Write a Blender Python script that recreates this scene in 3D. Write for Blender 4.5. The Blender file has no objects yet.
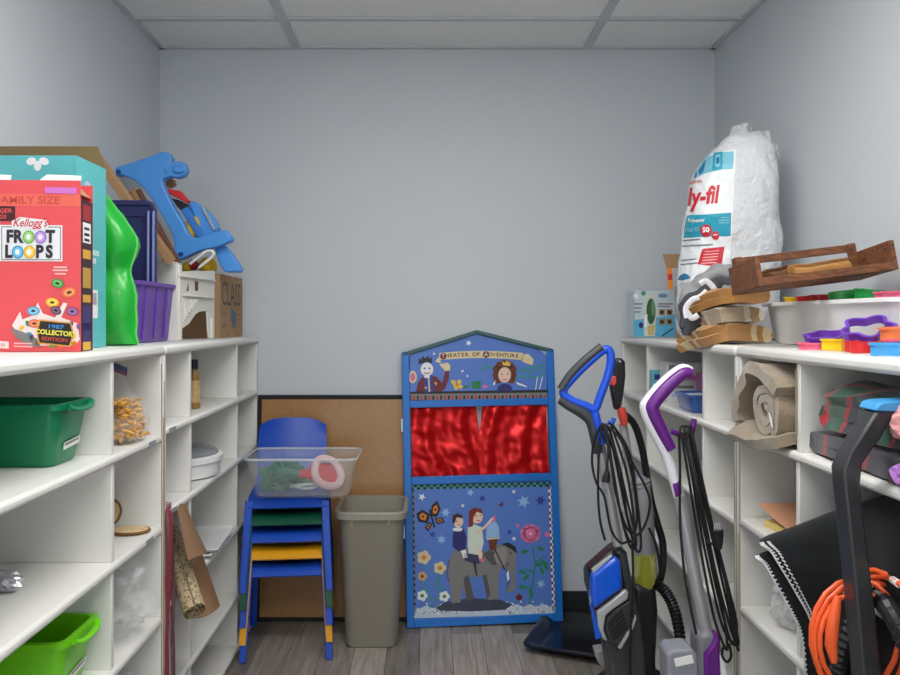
import bpy, bmesh, math, random
from mathutils import Vector, Matrix, noise
from mathutils.bvhtree import BVHTree
random.seed(7)
R = math.radians
V = Vector
SC = bpy.context.scene
COL = SC.collection
# ---------------------------------------------------------------- survey: camera at (0,0,CAM_H) looking along +Y
F, CX, CY, CAM_H = 796.5, 430.0, 320.0, 1.27
DY = 0.0
def P(px, py, Y):                       # the point at depth Y seen at a given place in the photograph
    Y += DY
    return V(((px - CX) * Y / F, Y, CAM_H - (py - CY) * Y / F))
# ---------------------------------------------------------------- materials
def lin(c):
    return tuple(((x / 255) / 12.92 if x / 255 <= 0.04045 else ((x / 255 + 0.055) / 1.055) ** 2.4) for x in c) + (1.0,)
MATS = {}
def mat(name, rgb, rough=0.5, metal=0.0, var=0.06, scale=9.0, bump=0.0, bscale=80.0, bdist=0.004, spec=0.5, coat=0.0, sheen=0.0, trans=0.0, stretch=None):
    if name in MATS: return MATS[name]
    m = bpy.data.materials.new(name); m.use_nodes = True
    nt = m.node_tree; b = nt.nodes['Principled BSDF']
    tc = nt.nodes.new('ShaderNodeTexCoord'); nz = nt.nodes.new('ShaderNodeTexNoise')
    nz.inputs['Scale'].default_value = scale; nz.inputs['Detail'].default_value = 4
    src = tc.outputs['Object']
    if stretch:
        mp = nt.nodes.new('ShaderNodeMapping'); mp.inputs['Scale'].default_value = stretch
        nt.links.new(src, mp.inputs['Vector']); src = mp.outputs['Vector']
    nt.links.new(src, nz.inputs['Vector'])
    mx = nt.nodes.new('ShaderNodeMix'); mx.data_type = 'RGBA'
    c = lin(rgb)
    mx.inputs['A'].default_value = tuple(x * (1 - var) for x in c[:3]) + (1,)
    mx.inputs['B'].default_value = tuple(min(1, x * (1 + var)) for x in c[:3]) + (1,)
    nt.links.new(nz.outputs['Fac'], mx.inputs['Factor'])
    nt.links.new(mx.outputs['Result'], b.inputs['Base Color'])
    b.inputs['Roughness'].default_value = rough; b.inputs['Metallic'].default_value = metal
    b.inputs['Specular IOR Level'].default_value = spec; b.inputs['Coat Weight'].default_value = coat
    b.inputs['Sheen Weight'].default_value = sheen; b.inputs['Transmission Weight'].default_value = trans
    if bump:
        n2 = nt.nodes.new('ShaderNodeTexNoise'); n2.inputs['Scale'].default_value = bscale; n2.inputs['Detail'].default_value = 3
        nt.links.new(src, n2.inputs['Vector'])
        bp = nt.nodes.new('ShaderNodeBump'); bp.inputs['Strength'].default_value = bump; bp.inputs['Distance'].default_value = bdist
        nt.links.new(n2.outputs['Fac'], bp.inputs['Height']); nt.links.new(bp.outputs['Normal'], b.inputs['Normal'])
    MATS[name] = m
    return m
def film(name, rgb, clear=0.8, rough=0.12, bump=0.0, bscale=30):   # thin clear plastic: partly see-through, partly glossy and hazy
    if name in MATS: return MATS[name]
    m = bpy.data.materials.new(name); m.use_nodes = True
    nt = m.node_tree; b = nt.nodes['Principled BSDF']; out = nt.nodes['Material Output']
    b.inputs['Base Color'].default_value = lin(rgb); b.inputs['Roughness'].default_value = rough
    tr = nt.nodes.new('ShaderNodeBsdfTransparent'); mx = nt.nodes.new('ShaderNodeMixShader')
    nz = nt.nodes.new('ShaderNodeTexNoise'); nz.inputs['Scale'].default_value = bscale
    tc = nt.nodes.new('ShaderNodeTexCoord'); nt.links.new(tc.outputs['Object'], nz.inputs['Vector'])
    mr = nt.nodes.new('ShaderNodeMapRange'); mr.inputs['To Min'].default_value = max(0, clear - .1); mr.inputs['To Max'].default_value = min(1, clear + .1)
    nt.links.new(nz.outputs['Fac'], mr.inputs['Value']); nt.links.new(mr.outputs['Result'], mx.inputs['Fac'])
    if bump:
        bp = nt.nodes.new('ShaderNodeBump'); bp.inputs['Strength'].default_value = bump; bp.inputs['Distance'].default_value = 0.006
        nt.links.new(nz.outputs['Fac'], bp.inputs['Height']); nt.links.new(bp.outputs['Normal'], b.inputs['Normal'])
    nt.links.new(b.outputs[0], mx.inputs[1]); nt.links.new(tr.outputs[0], mx.inputs[2]); nt.links.new(mx.outputs[0], out.inputs['Surface'])
    MATS[name] = m
    return m
def wood(name, rgb1, rgb2, scale=(3, 3, 40), rough=.6):
    if name in MATS: return MATS[name]
    m = bpy.data.materials.new(name); m.use_nodes = True
    nt = m.node_tree; b = nt.nodes['Principled BSDF']
    tc = nt.nodes.new('ShaderNodeTexCoord'); mp = nt.nodes.new('ShaderNodeMapping'); mp.inputs['Scale'].default_value = scale
    nz = nt.nodes.new('ShaderNodeTexNoise'); nz.inputs['Scale'].default_value = 3; nz.inputs['Detail'].default_value = 6; nz.inputs['Distortion'].default_value = 1.2
    rp = nt.nodes.new('ShaderNodeValToRGB'); rp.color_ramp.elements[0].position = .35; rp.color_ramp.elements[1].position = .65
    rp.color_ramp.elements[0].color = lin(rgb1); rp.color_ramp.elements[1].color = lin(rgb2)
    nt.links.new(tc.outputs['Object'], mp.inputs['Vector']); nt.links.new(mp.outputs['Vector'], nz.inputs['Vector'])
    nt.links.new(nz.outputs['Fac'], rp.inputs['Fac']); nt.links.new(rp.outputs['Color'], b.inputs['Base Color'])
    b.inputs['Roughness'].default_value = rough
    MATS[name] = m
    return m
def striped(name, cols, axis, freq, rough=.9, wob=.0):     # woven stripes along one object axis
    if name in MATS: return MATS[name]
    m = bpy.data.materials.new(name); m.use_nodes = True
    nt = m.node_tree; b = nt.nodes['Principled BSDF']
    tc = nt.nodes.new('ShaderNodeTexCoord'); dp = nt.nodes.new('ShaderNodeVectorMath'); dp.operation = 'DOT_PRODUCT'
    dp.inputs[1].default_value = tuple(a * freq for a in axis)
    nt.links.new(tc.outputs['Object'], dp.inputs[0])
    fr = nt.nodes.new('ShaderNodeMath'); fr.operation = 'FRACT'; nt.links.new(dp.outputs['Value'], fr.inputs[0])
    rp = nt.nodes.new('ShaderNodeValToRGB'); cr = rp.color_ramp; cr.interpolation = 'CONSTANT'
    while len(cr.elements) < len(cols): cr.elements.new(.5)
    for e, (p, c) in zip(cr.elements, cols): e.position = p
    for e, (p, c) in zip(cr.elements, cols): e.color = lin(c)
    nt.links.new(fr.outputs[0], rp.inputs['Fac']); nt.links.new(rp.outputs['Color'], b.inputs['Base Color'])
    b.inputs['Roughness'].default_value = rough; b.inputs['Sheen Weight'].default_value = .3
    n2 = nt.nodes.new('ShaderNodeTexNoise'); n2.inputs['Scale'].default_value = 300; nt.links.new(tc.outputs['Object'], n2.inputs['Vector'])
    bp = nt.nodes.new('ShaderNodeBump'); bp.inputs['Strength'].default_value = .6; bp.inputs['Distance'].default_value = .003
    nt.links.new(n2.outputs['Fac'], bp.inputs['Height']); nt.links.new(bp.outputs['Normal'], b.inputs['Normal'])
    MATS[name] = m
    return m
# ---------------------------------------------------------------- mesh builder
WORLD = {}
def frame(o, ex, ez):
    ex = V(ex).normalized(); ez = V(ez); ez = (ez - ex * ez.dot(ex)).normalized(); ey = ez.cross(ex)
    m = Matrix((ex, ey, ez)).transposed().to_4x4(); m.translation = V(o); return m
def rotz(a, o=(0, 0, 0)): return Matrix.Translation(V(o)) @ Matrix.Rotation(a, 4, 'Z')
def smooth_path(pts, n=6, closed=False):
    pts = [V(p) for p in pts]; out = []; k = len(pts)
    for i in range(k if closed else k - 1):
        g = (lambda j: pts[j % k]) if closed else (lambda j: pts[max(0, min(k - 1, j))])
        p0, p1, p2, p3 = g(i - 1), g(i), g(i + 1), g(i + 2)
        for q in range(n):
            t = q / n
            out.append(.5 * ((2 * p1) + (-p0 + p2) * t + (2 * p0 - 5 * p1 + 4 * p2 - p3) * t * t + (-p0 + 3 * p1 - 3 * p2 + p3) * t ** 3))
    if not closed: out.append(pts[-1])
    return out
def rrect(w, d, r, n=5, cx=0, cy=0):
    r = min(r, w / 2 - 1e-4, d / 2 - 1e-4); out = []
    for (sx, sy, a0) in ((1, -1, -90), (1, 1, 0), (-1, 1, 90), (-1, -1, 180)):
        for k in range(n + 1):
            a = R(a0 + 90 * k / n)
            out.append((cx + sx * (w / 2 - r) + r * math.cos(a), cy + sy * (d / 2 - r) + r * math.sin(a)))
    return out
def ell(cx, cy, rx, ry=None, n=18, rot=0):
    ry = rx if ry is None else ry; c, s = math.cos(R(rot)), math.sin(R(rot)); out = []
    for k in range(n):
        a = 2 * math.pi * k / n; x, y = rx * math.cos(a), ry * math.sin(a)
        out.append((cx + c * x - s * y, cy + s * x + c * y))
    return out
def star(cx, cy, r1, r2, n=5, rot=0):
    return [(cx + (r1 if k % 2 == 0 else r2) * math.cos(R(rot) + math.pi * k / n), cy + (r1 if k % 2 == 0 else r2) * math.sin(R(rot) + math.pi * k / n)) for k in range(2 * n)]
def stroke(pts, w):
    pts = [V((p[0], p[1], 0)) for p in pts]; L = []; Rr = []
    for i, p in enumerate(pts):
        d = (pts[min(i + 1, len(pts) - 1)] - pts[max(i - 1, 0)]); d = d.normalized() if d.length else V((1, 0, 0))
        n = V((-d.y, d.x, 0)) * w / 2; L.append(((p + n).x, (p + n).y)); Rr.append(((p - n).x, (p - n).y))
    return L + Rr[::-1]
_TC = {}
def text_mesh(s, size=1.0, bold=0.0, shear=0.0, align='CENTER', space=1.0):
    key = (s, size, bold, shear, align, space)
    if key not in _TC:
        cu = bpy.data.curves.new('lettering', 'FONT'); cu.body = s; cu.size = size; cu.offset = bold; cu.shear = shear
        cu.align_x = align; cu.align_y = 'CENTER'; cu.resolution_u = 3; cu.space_character = space
        o = bpy.data.objects.new('lettering', cu); COL.objects.link(o)
        dg = bpy.context.evaluated_depsgraph_get(); me = bpy.data.meshes.new_from_object(o.evaluated_get(dg))
        _TC[key] = ([(v.co.x, v.co.y) for v in me.vertices], [list(p.vertices) for p in me.polygons])
        bpy.data.objects.remove(o); bpy.data.curves.remove(cu); bpy.data.meshes.remove(me)
    return _TC[key]
class MB:
    def __init__(s, M=None):
        s.v, s.f, s.mi, s.mats = [], [], [], []; s.M = M or Matrix.Identity(4); s.map = None; s.lay = .0005
    def add(s, verts, faces, m):
        if m not in s.mats: s.mats.append(m)
        k = s.mats.index(m); b = len(s.v)
        s.v += [tuple(s.M @ V(p)) for p in verts]
        for f in faces: s.f.append([b + i for i in f]); s.mi.append(k)
        return s
    def box(s, lo, hi, m, jit=0):
        x0, y0, z0 = lo; x1, y1, z1 = hi
        return s.add([(x0, y0, z0), (x1, y0, z0), (x1, y1, z0), (x0, y1, z0), (x0, y0, z1), (x1, y0, z1), (x1, y1, z1), (x0, y1, z1)],
                     [(3, 2, 1, 0), (4, 5, 6, 7), (0, 1, 5, 4), (1, 2, 6, 5), (2, 3, 7, 6), (3, 0, 4, 7)], m)
    def loft(s, rings, m, cap0=True, cap1=True, closed=True):
        n = len(rings[0]); vs = [p for r in rings for p in r]; fs = []
        for i in range(len(rings) - 1):
            for j in range(n if closed else n - 1):
                a, b = i * n + j, i * n + (j + 1) % n; fs.append((a, b, b + n, a + n))
        if cap0: fs.append(tuple(range(n))[::-1])
        if cap1: fs.append(tuple(range((len(rings) - 1) * n, len(rings) * n)))
        return s.add(vs, fs, m)
    def prism(s, outline, y0, y1, m):          # outline in the local x-z plane, thickness along local y
        return s.loft([[(p[0], y0, p[1]) for p in outline], [(p[0], y1, p[1]) for p in outline]], m)
    def slab(s, outline, z0, z1, m):           # outline in the local x-y plane
        return s.loft([[(p[0], p[1], z0) for p in outline], [(p[0], p[1], z1) for p in outline]], m)
    def pprism(s, outline, Y, t, m):           # outline taken from the photograph at depth Y, with real thickness t behind it
        a = [P(x, y, Y) for x, y in outline]
        return s.loft([a, [p + V((0, t, 0)) for p in a]], m)
    def tube(s, pts, r, m, n=10, closed=False, asp=1.0, up=None):
        pts = [V(p) for p in pts]; k = len(pts); rs = r if isinstance(r, (list, tuple)) else [r] * k
        rings = []; prev = None
        for i, p in enumerate(pts):
            d = (pts[(i + 1) % k] - pts[i - 1]) if closed else (pts[min(i + 1, k - 1)] - pts[max(i - 1, 0)])
            d = d.normalized() if d.length > 1e-9 else V((0, 0, 1))
            if up is not None: a = V(up) - d * V(up).dot(d)
            elif prev is None: a = V((0, 0, 1)).cross(d) if abs(d.z) < .9 else V((1, 0, 0)).cross(d)
            else: a = prev - d * prev.dot(d)
            a = a.normalized() if a.length > 1e-9 else V((1, 0, 0)); prev = a; b = d.cross(a)
            rings.append([p + a * (rs[i] * asp * math.cos(2 * math.pi * q / n)) + b * (rs[i] * math.sin(2 * math.pi * q / n)) for q in range(n)])
        if closed: rings.append(rings[0])
        return s.loft(rings, m, not closed, not closed)
    def lathe(s, prof, m, n=28, c=(0, 0, 0)):
        rings = [[(c[0] + r * math.cos(2 * math.pi * q / n), c[1] + r * math.sin(2 * math.pi * q / n), c[2] + z) for q in range(n)] for r, z in prof]
        return s.loft(rings, m)
    def ball(s, c, r, m, nu=14, nv=9, sc=(1, 1, 1)):
        rings = [[(c[0] + sc[0] * r * math.sin(t) * math.cos(2 * math.pi * q / nu), c[1] + sc[1] * r * math.sin(t) * math.sin(2 * math.pi * q / nu), c[2] - sc[2] * r * math.cos(t)) for q in range(nu)]
                 for t in [math.pi * (i + .02) / (nv + .04) for i in range(nv + 1)]]
        return s.loft(rings, m)
    def sheet(s, fn, nu, nv, th, m):           # a cloth or paper surface fn(u,v) given thickness th
        G = [[V(fn(i / nu, j / nv)) for j in range(nv + 1)] for i in range(nu + 1)]; top = []; bot = []
        for i in range(nu + 1):
            for j in range(nv + 1):
                du = G[min(i + 1, nu)][j] - G[max(i - 1, 0)][j]; dv = G[i][min(j + 1, nv)] - G[i][max(j - 1, 0)]
                n = du.cross(dv); n = n.normalized() if n.length > 1e-12 else V((0, 0, 1))
                top.append(G[i][j] + n * th / 2); bot.append(G[i][j] - n * th / 2)
        w = nv + 1; N = len(top); fs = []
        for i in range(nu):
            for j in range(nv):
                a = i * w + j; fs.append((a, a + w, a + w + 1, a + 1)); fs.append((N + a, N + a + 1, N + a + w + 1, N + a + w))
        bd = [(i, 0) for i in range(nu)] + [(nu, j) for j in range(nv)] + [(i, nv) for i in range(nu, 0, -1)] + [(0, j) for j in range(nv, 0, -1)]
        ids = [i * w + j for i, j in bd]
        for q in range(len(ids)): a, b = ids[q], ids[(q + 1) % len(ids)]; fs.append((a, N + a, N + b, b))
        return s.add(top + bot, fs, m)
    def tub(s, w, d, w0, d0, h, m, r=.03, th=.003, lip=.008, lh=.01, wav=None, z0=0):   # open container: floor, walls, rolled rim
        def ring(W, D, z): return [(x, y, z + (wav(x, y) if (wav and z > h * .8) else 0)) for x, y in rrect(W, D, r)]
        H = z0 + h
        rings = [ring(w0 - .01, d0 - .01, z0), ring(w0, d0, z0 + .006), ring(w, d, H - lh), ring(w + lip * 2, d + lip * 2, H - lh), ring(w + lip * 2, d + lip * 2, H - .001), ring(w + lip * 1.6, d + lip * 1.6, H),
                 ring(w - th * 2, d - th * 2, H), ring(w0 - th * 2, d0 - th * 2, z0 + .006 + th)]
        return s.loft(rings, m)
    # ---- flat artwork: printed shapes lying just proud of the local x-z face (layer n)
    def art(s, poly, m, n=1):
        q = [s.map(*p) if s.map else p for p in poly]
        return s.add([(p[0], -s.lay * n, p[1]) for p in q], [tuple(range(len(q)))], m)
    def text(s, t, cx, cy, size, m, n=1, bold=0, shear=0, align='CENTER', sx=1, rot=0, space=1, flip=False, bend=None):
        vs, fs = text_mesh(t, 1.0, bold, shear, align, space); c, sn = math.cos(R(rot)), math.sin(R(rot)); out = []
        for x, y in vs:
            x *= size * sx; y *= size; X, Y = c * x - sn * y, sn * x + c * y
            if bend: Y += bend(cx + X)
            p = (cx + X, cy - Y) if s.map else (cx + X, cy + Y)
            p = s.map(*p) if s.map else p
            out.append((p[0], -s.lay * n, p[1]))
        return s.add(out, fs, m)
    def build(s, name, parent=None, bevel=0, seg=2, angle=38, sub=0, flat=False, loc=None):
        me = bpy.data.meshes.new(name); me.from_pydata([tuple(p) for p in s.v], [], s.f); me.update()
        for m in s.mats: me.materials.append(m)
        me.polygons.foreach_set('material_index', s.mi)
        bm = bmesh.new(); bm.from_mesh(me); bmesh.ops.recalc_face_normals(bm, faces=bm.faces); bm.to_mesh(me); bm.free()
        if not flat: me.shade_smooth(); me.set_sharp_from_angle(angle=R(angle))
        o = bpy.data.objects.new(name, me); COL.objects.link(o)
        if parent is not None:
            o.parent = parent; o.matrix_parent_inverse = WORLD.get(parent.name, Matrix.Identity(4)).inverted()
        if bevel:
            b = o.modifiers.new('bevel', 'BEVEL'); b.width = bevel; b.segments = seg; b.limit_method = 'ANGLE'; b.angle_limit = R(40); b.harden_normals = False
        if sub:
            q = o.modifiers.new('sub', 'SUBSURF'); q.levels = sub; q.render_levels = sub
        return o
def tag(o, label=None, cat=None, group=None, kind=None):
    for k, x in (('label', label), ('category', cat), ('group', group), ('kind', kind)):
        if x: o[k] = x
    return o
def thing(name, label, cat, loc=(0, 0, 0), group=None):
    o = bpy.data.objects.new(name, None); o.location = loc; o.empty_display_size = .05; COL.objects.link(o)
    WORLD[o.name] = Matrix.Translation(V(loc)); return tag(o, label, cat, group)
def dup(root, label, loc=None, rot=None, mats=None):
    r = root.copy(); COL.objects.link(r); tag(r, label)
    if loc is not None: r.location = loc
    if rot is not None: r.rotation_euler = rot
    def rec(a, b):
        for ch in list(a.children):
            if ch.name not in known: continue
            c = ch.copy(); COL.objects.link(c); c.parent = b
            if mats: c.data = ch.data.copy(); [c.data.materials.__setitem__(i, mats.get(mm.name, mm)) for i, mm in enumerate(ch.data.materials)]
            rec(ch, c)
    known = {o.name for o in bpy.data.objects}; rec(root, r); return r
def wob(p, a, f=9.0, seed=0):
    p = V(p); return p + V((noise.noise(p * f + V((seed, 0, 0))), noise.noise(p * f + V((0, seed + 7, 0))), noise.noise(p * f + V((0, 0, seed + 13))))) * a
# ---------------------------------------------------------------- palette
WHITE = mat('white_paint', (229, 228, 223), .45, var=.03, scale=4)
GRIME = mat('worn_wood_edge', (168, 152, 126), .8)
WPLAS = mat('white_plastic', (236, 236, 236), .35)
BLK = mat('black_plastic', (26, 27, 30), .35)
BLKM = mat('black_matte', (20, 20, 22), .7)
DGRY = mat('dark_grey_plastic', (62, 64, 68), .4)
MGRY = mat('grey_plastic', (128, 130, 136), .4)
SILV = mat('silver_metal', (188, 190, 195), .32, .45)
SILP = mat('silver_plastic', (176, 178, 180), .4, .2)
CARD = mat('brown_cardboard', (164, 130, 94), .85, bump=.1, bscale=120)
CARDD = mat('cardboard_inside', (112, 94, 62), .9)
PAPER = mat('white_paper', (238, 238, 234), .7)
INK = mat('black_ink', (28, 26, 28), .6)
RED = mat('red_plastic', (214, 38, 40), .35)
YEL = mat('yellow_plastic', (240, 196, 20), .35)
BLUE = mat('blue_plastic', (34, 92, 196), .32)
# ================================================================ the room
YB, XL, XR, ZC, YN = 3.43, -1.163, 1.227, 2.437, -1.3
WALL = mat('wall_paint', (204, 209, 214), .55, var=.02, scale=2, bump=.15, bscale=160)
def struct(name, mb, parent=None, **k):
    o = mb.build(name, parent, **k)
    if parent is None: tag(o, kind='structure')
    return o
def floor_material():
    m = bpy.data.materials.new('grey_wood_planks'); m.use_nodes = True; nt = m.node_tree; b = nt.nodes['Principled BSDF']
    tc = nt.nodes.new('ShaderNodeTexCoord'); mp = nt.nodes.new('ShaderNodeMapping'); mp.inputs['Rotation'].default_value = (0, 0, R(90)); mp.inputs['Location'].default_value = (.13, .04, 0)
    br = nt.nodes.new('ShaderNodeTexBrick'); br.inputs['Scale'].default_value = 1; br.inputs['Brick Width'].default_value = .62; br.inputs['Row Height'].default_value = .125
    br.inputs['Mortar Size'].default_value = .0012; br.inputs['Color1'].default_value = lin((188, 178, 168)); br.inputs['Color2'].default_value = lin((128, 120, 112)); br.inputs['Mortar'].default_value = lin((70, 65, 60)); br.offset = .37
    nt.links.new(tc.outputs['Object'], mp.inputs['Vector']); nt.links.new(mp.outputs['Vector'], br.inputs['Vector'])
    m2 = nt.nodes.new('ShaderNodeMapping'); m2.inputs['Scale'].default_value = (38, 3, 1); nt.links.new(tc.outputs['Object'], m2.inputs['Vector'])
    nz = nt.nodes.new('ShaderNodeTexNoise'); nz.inputs['Scale'].default_value = 1.6; nz.inputs['Detail'].default_value = 7; nz.inputs['Distortion'].default_value = .6; nt.links.new(m2.outputs['Vector'], nz.inputs['Vector'])
    rp = nt.nodes.new('ShaderNodeValToRGB'); rp.color_ramp.elements[0].position = .3; rp.color_ramp.elements[0].color = (.42, .42, .42, 1); rp.color_ramp.elements[1].position = .7; rp.color_ramp.elements[1].color = (1, 1, 1, 1)
    nt.links.new(nz.outputs['Fac'], rp.inputs['Fac'])
    mx = nt.nodes.new('ShaderNodeMix'); mx.data_type = 'RGBA'; mx.blend_type = 'MULTIPLY'; mx.inputs['Factor'].default_value = .75
    nt.links.new(br.outputs['Color'], mx.inputs['A']); nt.links.new(rp.outputs['Color'], mx.inputs['B']); nt.links.new(mx.outputs['Result'], b.inputs['Base Color'])
    b.inputs['Roughness'].default_value = .42; return m
struct('floor', MB().box((XL - .1, YN, -.05), (XR + .1, YB + .1, 0), floor_material()))
struct('wall_left', MB().box((XL - .1, YN, 0), (XL, YB + .1, ZC + .05), WALL))
struct('wall_right', MB().box((XR, YN, 0), (XR + .1, YB + .1, ZC + .05), WALL))
struct('wall_back', MB().box((XL, YB, 0), (XR, YB + .1, ZC + .05), WALL))
struct('baseboard_back', MB().box((XL, YB - .009, 0), (XR, YB, .105), mat('black_vinyl_base', (34, 36, 40), .5)), bevel=.003)
TILE = mat('ceiling_tile', (240, 240, 238), .9, var=.09, scale=70, bump=.5, bscale=220)
ce = struct('ceiling', MB().box((XL, YN, ZC + .008), (XR, YB, ZC + .06), TILE))
tb = MB(); GR = mat('ceiling_grid_metal', (196, 199, 203), .5)
for x in (-.573, .675): tb.box((x - .017, YN, ZC - .001), (x + .017, YB, ZC + .0085), GR)
y = 3.098
while y > YN: tb.box((XL, y - .012, ZC - .0012), (XR, y + .012, ZC + .0083), GR); y -= .61
for x0, x1 in ((XL, XL + .02), (XR - .02, XR)): tb.box((x0, YN, ZC - .002), (x1, YB, ZC + .0081), GR)
tb.box((XL, YB - .02, ZC - .002), (XR, YB, ZC + .0081), GR)
struct('ceiling_grid', tb, ce)
def troffer(y0, label):
    t = thing('ceiling_light', label, 'ceiling light', (.05, y0, ZC), 'recessed ceiling lights')
    m = bpy.data.materials.new('lit_diffuser'); m.use_nodes = True; b = m.node_tree.nodes['Principled BSDF']
    b.inputs['Base Color'].default_value = (.9, .9, .9, 1); b.inputs['Emission Color'].default_value = (1, .985, .96, 1); b.inputs['Emission Strength'].default_value = LAMP
    MB().box((-.53, y0 - .28, ZC - .010), (.63, y0 + .28, ZC - .004), m).build('diffuser', t)
    f = MB()
    for lo, hi in (((-.56, y0 - .3, ZC - .012), (-.53, y0 + .3, ZC - .003)), ((.63, y0 - .3, ZC - .012), (.66, y0 + .3, ZC - .003)), ((-.53, y0 - .3, ZC - .012), (.63, y0 - .28, ZC - .003)), ((-.53, y0 + .28, ZC - .012), (.63, y0 + .3, ZC - .003))): f.box(lo, hi, GR)
    f.build('frame', t)
LAMP = 9.5; WORLD_S = 1.0; EXPO = .44
troffer(1.575, 'white recessed fluorescent ceiling light above the middle of the room')
troffer(-.255, 'white recessed fluorescent ceiling light above where the viewer stands')
# ================================================================ the white cubby shelves
def shelf_unit(label, side, y0, y1, zs, divs, stickers=(), worn=()):
    xf, xw = (-.738, XL + .004) if side < 0 else (.822, XR - .004)
    t = thing('storage_shelf', label, 'shelf unit', ((xf + xw) / 2, (y0 + y1) / 2, 0), 'white cubby shelves')
    lo, hi = min(xf, xw), max(xf, xw); e = -side * 0 + (1 if side < 0 else -1)      # e: direction from wall to aisle
    def bx(name, x0, x1, a, b, z0, z1, bev=.003, m=WHITE): return MB().box((min(x0, x1), a, z0), (max(x0, x1), b, z1), m).build(name, t, bevel=bev)
    bx('back_panel', xw, xw + e * .006, y0, y1, 0, 1.17, 0)
    top = bx('top_board', xw, xf + e * .006, y0, y1, 1.172, 1.2, .010)
    for a in (y0, y1 - .019): bx('side_panel', xw + e * .006, xf - e * .001, a, a + .019, 0, 1.172)
    yi = [y0 + .019] + [d for d in divs] + [y1 - .019]
    for k, z in enumerate(zs[1:]):
        s = bx('shelf_board', xw + e * .006, xf + e * .004, y0 + .019, y1 - .019, z - .022, z, .008)
        for q, (kk, a, w) in enumerate(stickers):
            if kk == k + 1: MB().box((min(xf + e * .0035, xf + e * .0052), a, z - .018), (max(xf + e * .0035, xf + e * .0052), a + w, z - .005), mat('grey_label_tape', (150, 152, 160), .6, var=.5, scale=200)).build('label_tape', s)
    zz = [1.172] + [z for z in zs[1:]]
    for k in range(len(zz) - 1):
        top_z = zz[k] if k == 0 else zz[k] - .022
        for d in divs: bx('divider', xw + e * .006, xf - e * .004, d - .008 + .004 * (k % 2), d + .008 + .004 * (k % 2), zz[k + 1], top_z, .002)
    for a, z0, z1 in worn: MB().box((min(xf - e * .0012, xf), a, z0), (max(xf - e * .0012, xf), a + .004, z1), GRIME).build('worn_edge', t)
    return t
ZA = (1.2, .955, .703, .455, .207, .02); ZB = (1.2, .97, .737, .476, .22, .02); ZD = (1.2, .974, .747, .515, .28, .03)
shelf_unit('near white cubby shelf on the left, holding the green and lime bins', -1, .99, 2.208, ZA, (1.25, 1.862), ((1, 2.08, .05), (2, 2.06, .05)), ((2.189, .05, 1.15), (2.204, .2, 1.0)))
shelf_unit('far white cubby shelf on the left, beside the stacked blue chairs', -1, 2.213, YB - .012, ZB, (2.47, 3.07), ((1, 2.24, .06), (2, 2.26, .05)), ((2.2132, .1, 1.1), (3.40, .3, 1.1)))
shelf_unit('far white cubby shelf on the right, behind the upright vacuums', 1, 2.136, YB - .012, ZB, (2.41, 3.035), (), ((2.137, .2, 1.12), (2.150, .05, .9), (3.40, .2, 1.1)))
shelf_unit('near white cubby shelf on the right, holding the folded blankets', 1, .91, 2.13, ZD, (1.19, 1.786), (), ((2.112, .4, 1.1), (2.125, .1, .7), (1.788, 1.0, 1.16)))
# ================================================================ puppet theatre leaning on the back wall
TBL = mat('theatre_blue_paint', (30, 116, 204), .35)
ARTB = mat('printed_sky_blue', (84, 124, 204), .45, var=.05)
TF = frame((-.096, 3.284, .002), (.656, .050, 0.010), (-.036, .100, 1.131)); TW, TH = .654, 1.137
th = thing('puppet_theatre', 'blue children\'s puppet theatre with red satin curtains leaning on the back wall', 'puppet theatre', (.23, 3.31, 0))
def tmap(px, py):
    xl = 401 + (py - 352.6) * (5.7 / 275.4); xr = 551.5 + (py - 349.6) * (12.1 / 273.4)
    yb = 628 - 4.5 * (px - 406) / 157; yt = 352 - 2.5 * (px - 401) / 150
    return ((px - xl) / (xr - xl) * TW, (yb - py) / (yb - yt) * TH)
def tm(): b = MB(TF); b.map = tmap; return b
SW = .031
for x in (0, TW - SW): MB(TF).box((x, -.012, 0), (x + SW, .016, TH), TBL).build('side_post', th, bevel=.003)
for z0, z1 in ((.0, .033), (.580, .612), (.900, .930)): MB(TF).box((SW, -.010, z0), (TW - SW, .014, z1), TBL).build('cross_rail', th, bevel=.002)
for z in (.36, .80): MB(TF).box((-.008, -.006, z), (0, .010, z + .055), SILV).build('hinge', th); MB(TF).box((TW, -.006, z - .0), (TW + .007, .010, z + .05), SILV).build('hinge', th)
C = lambda n, c: mat('print_' + n, c, .5, var=.02)
cI, cW, cR, cC, cDB, cY, cG, cT, cGy, cSk, cPk, cMr, cBr, cLB, cOr, cNv, cDG = (C('black', (26, 26, 34)), C('white', (236, 238, 240)), C('red', (196, 40, 44)), C('cream', (226, 210, 168)), C('star_blue', (44, 62, 150)), C('yellow', (232, 196, 84)), C('green', (30, 130, 70)), C('teal', (58, 150, 150)), C('grey', (128, 126, 124)), C('skin', (238, 206, 184)), C('pink', (222, 110, 160)), C('maroon', (112, 26, 42)), C('brown', (112, 52, 32)), C('pale_blue', (150, 190, 232)), C('orange', (222, 130, 40)), C('navy', (38, 40, 110)), C('darkgrey', (84, 82, 84)))
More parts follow.
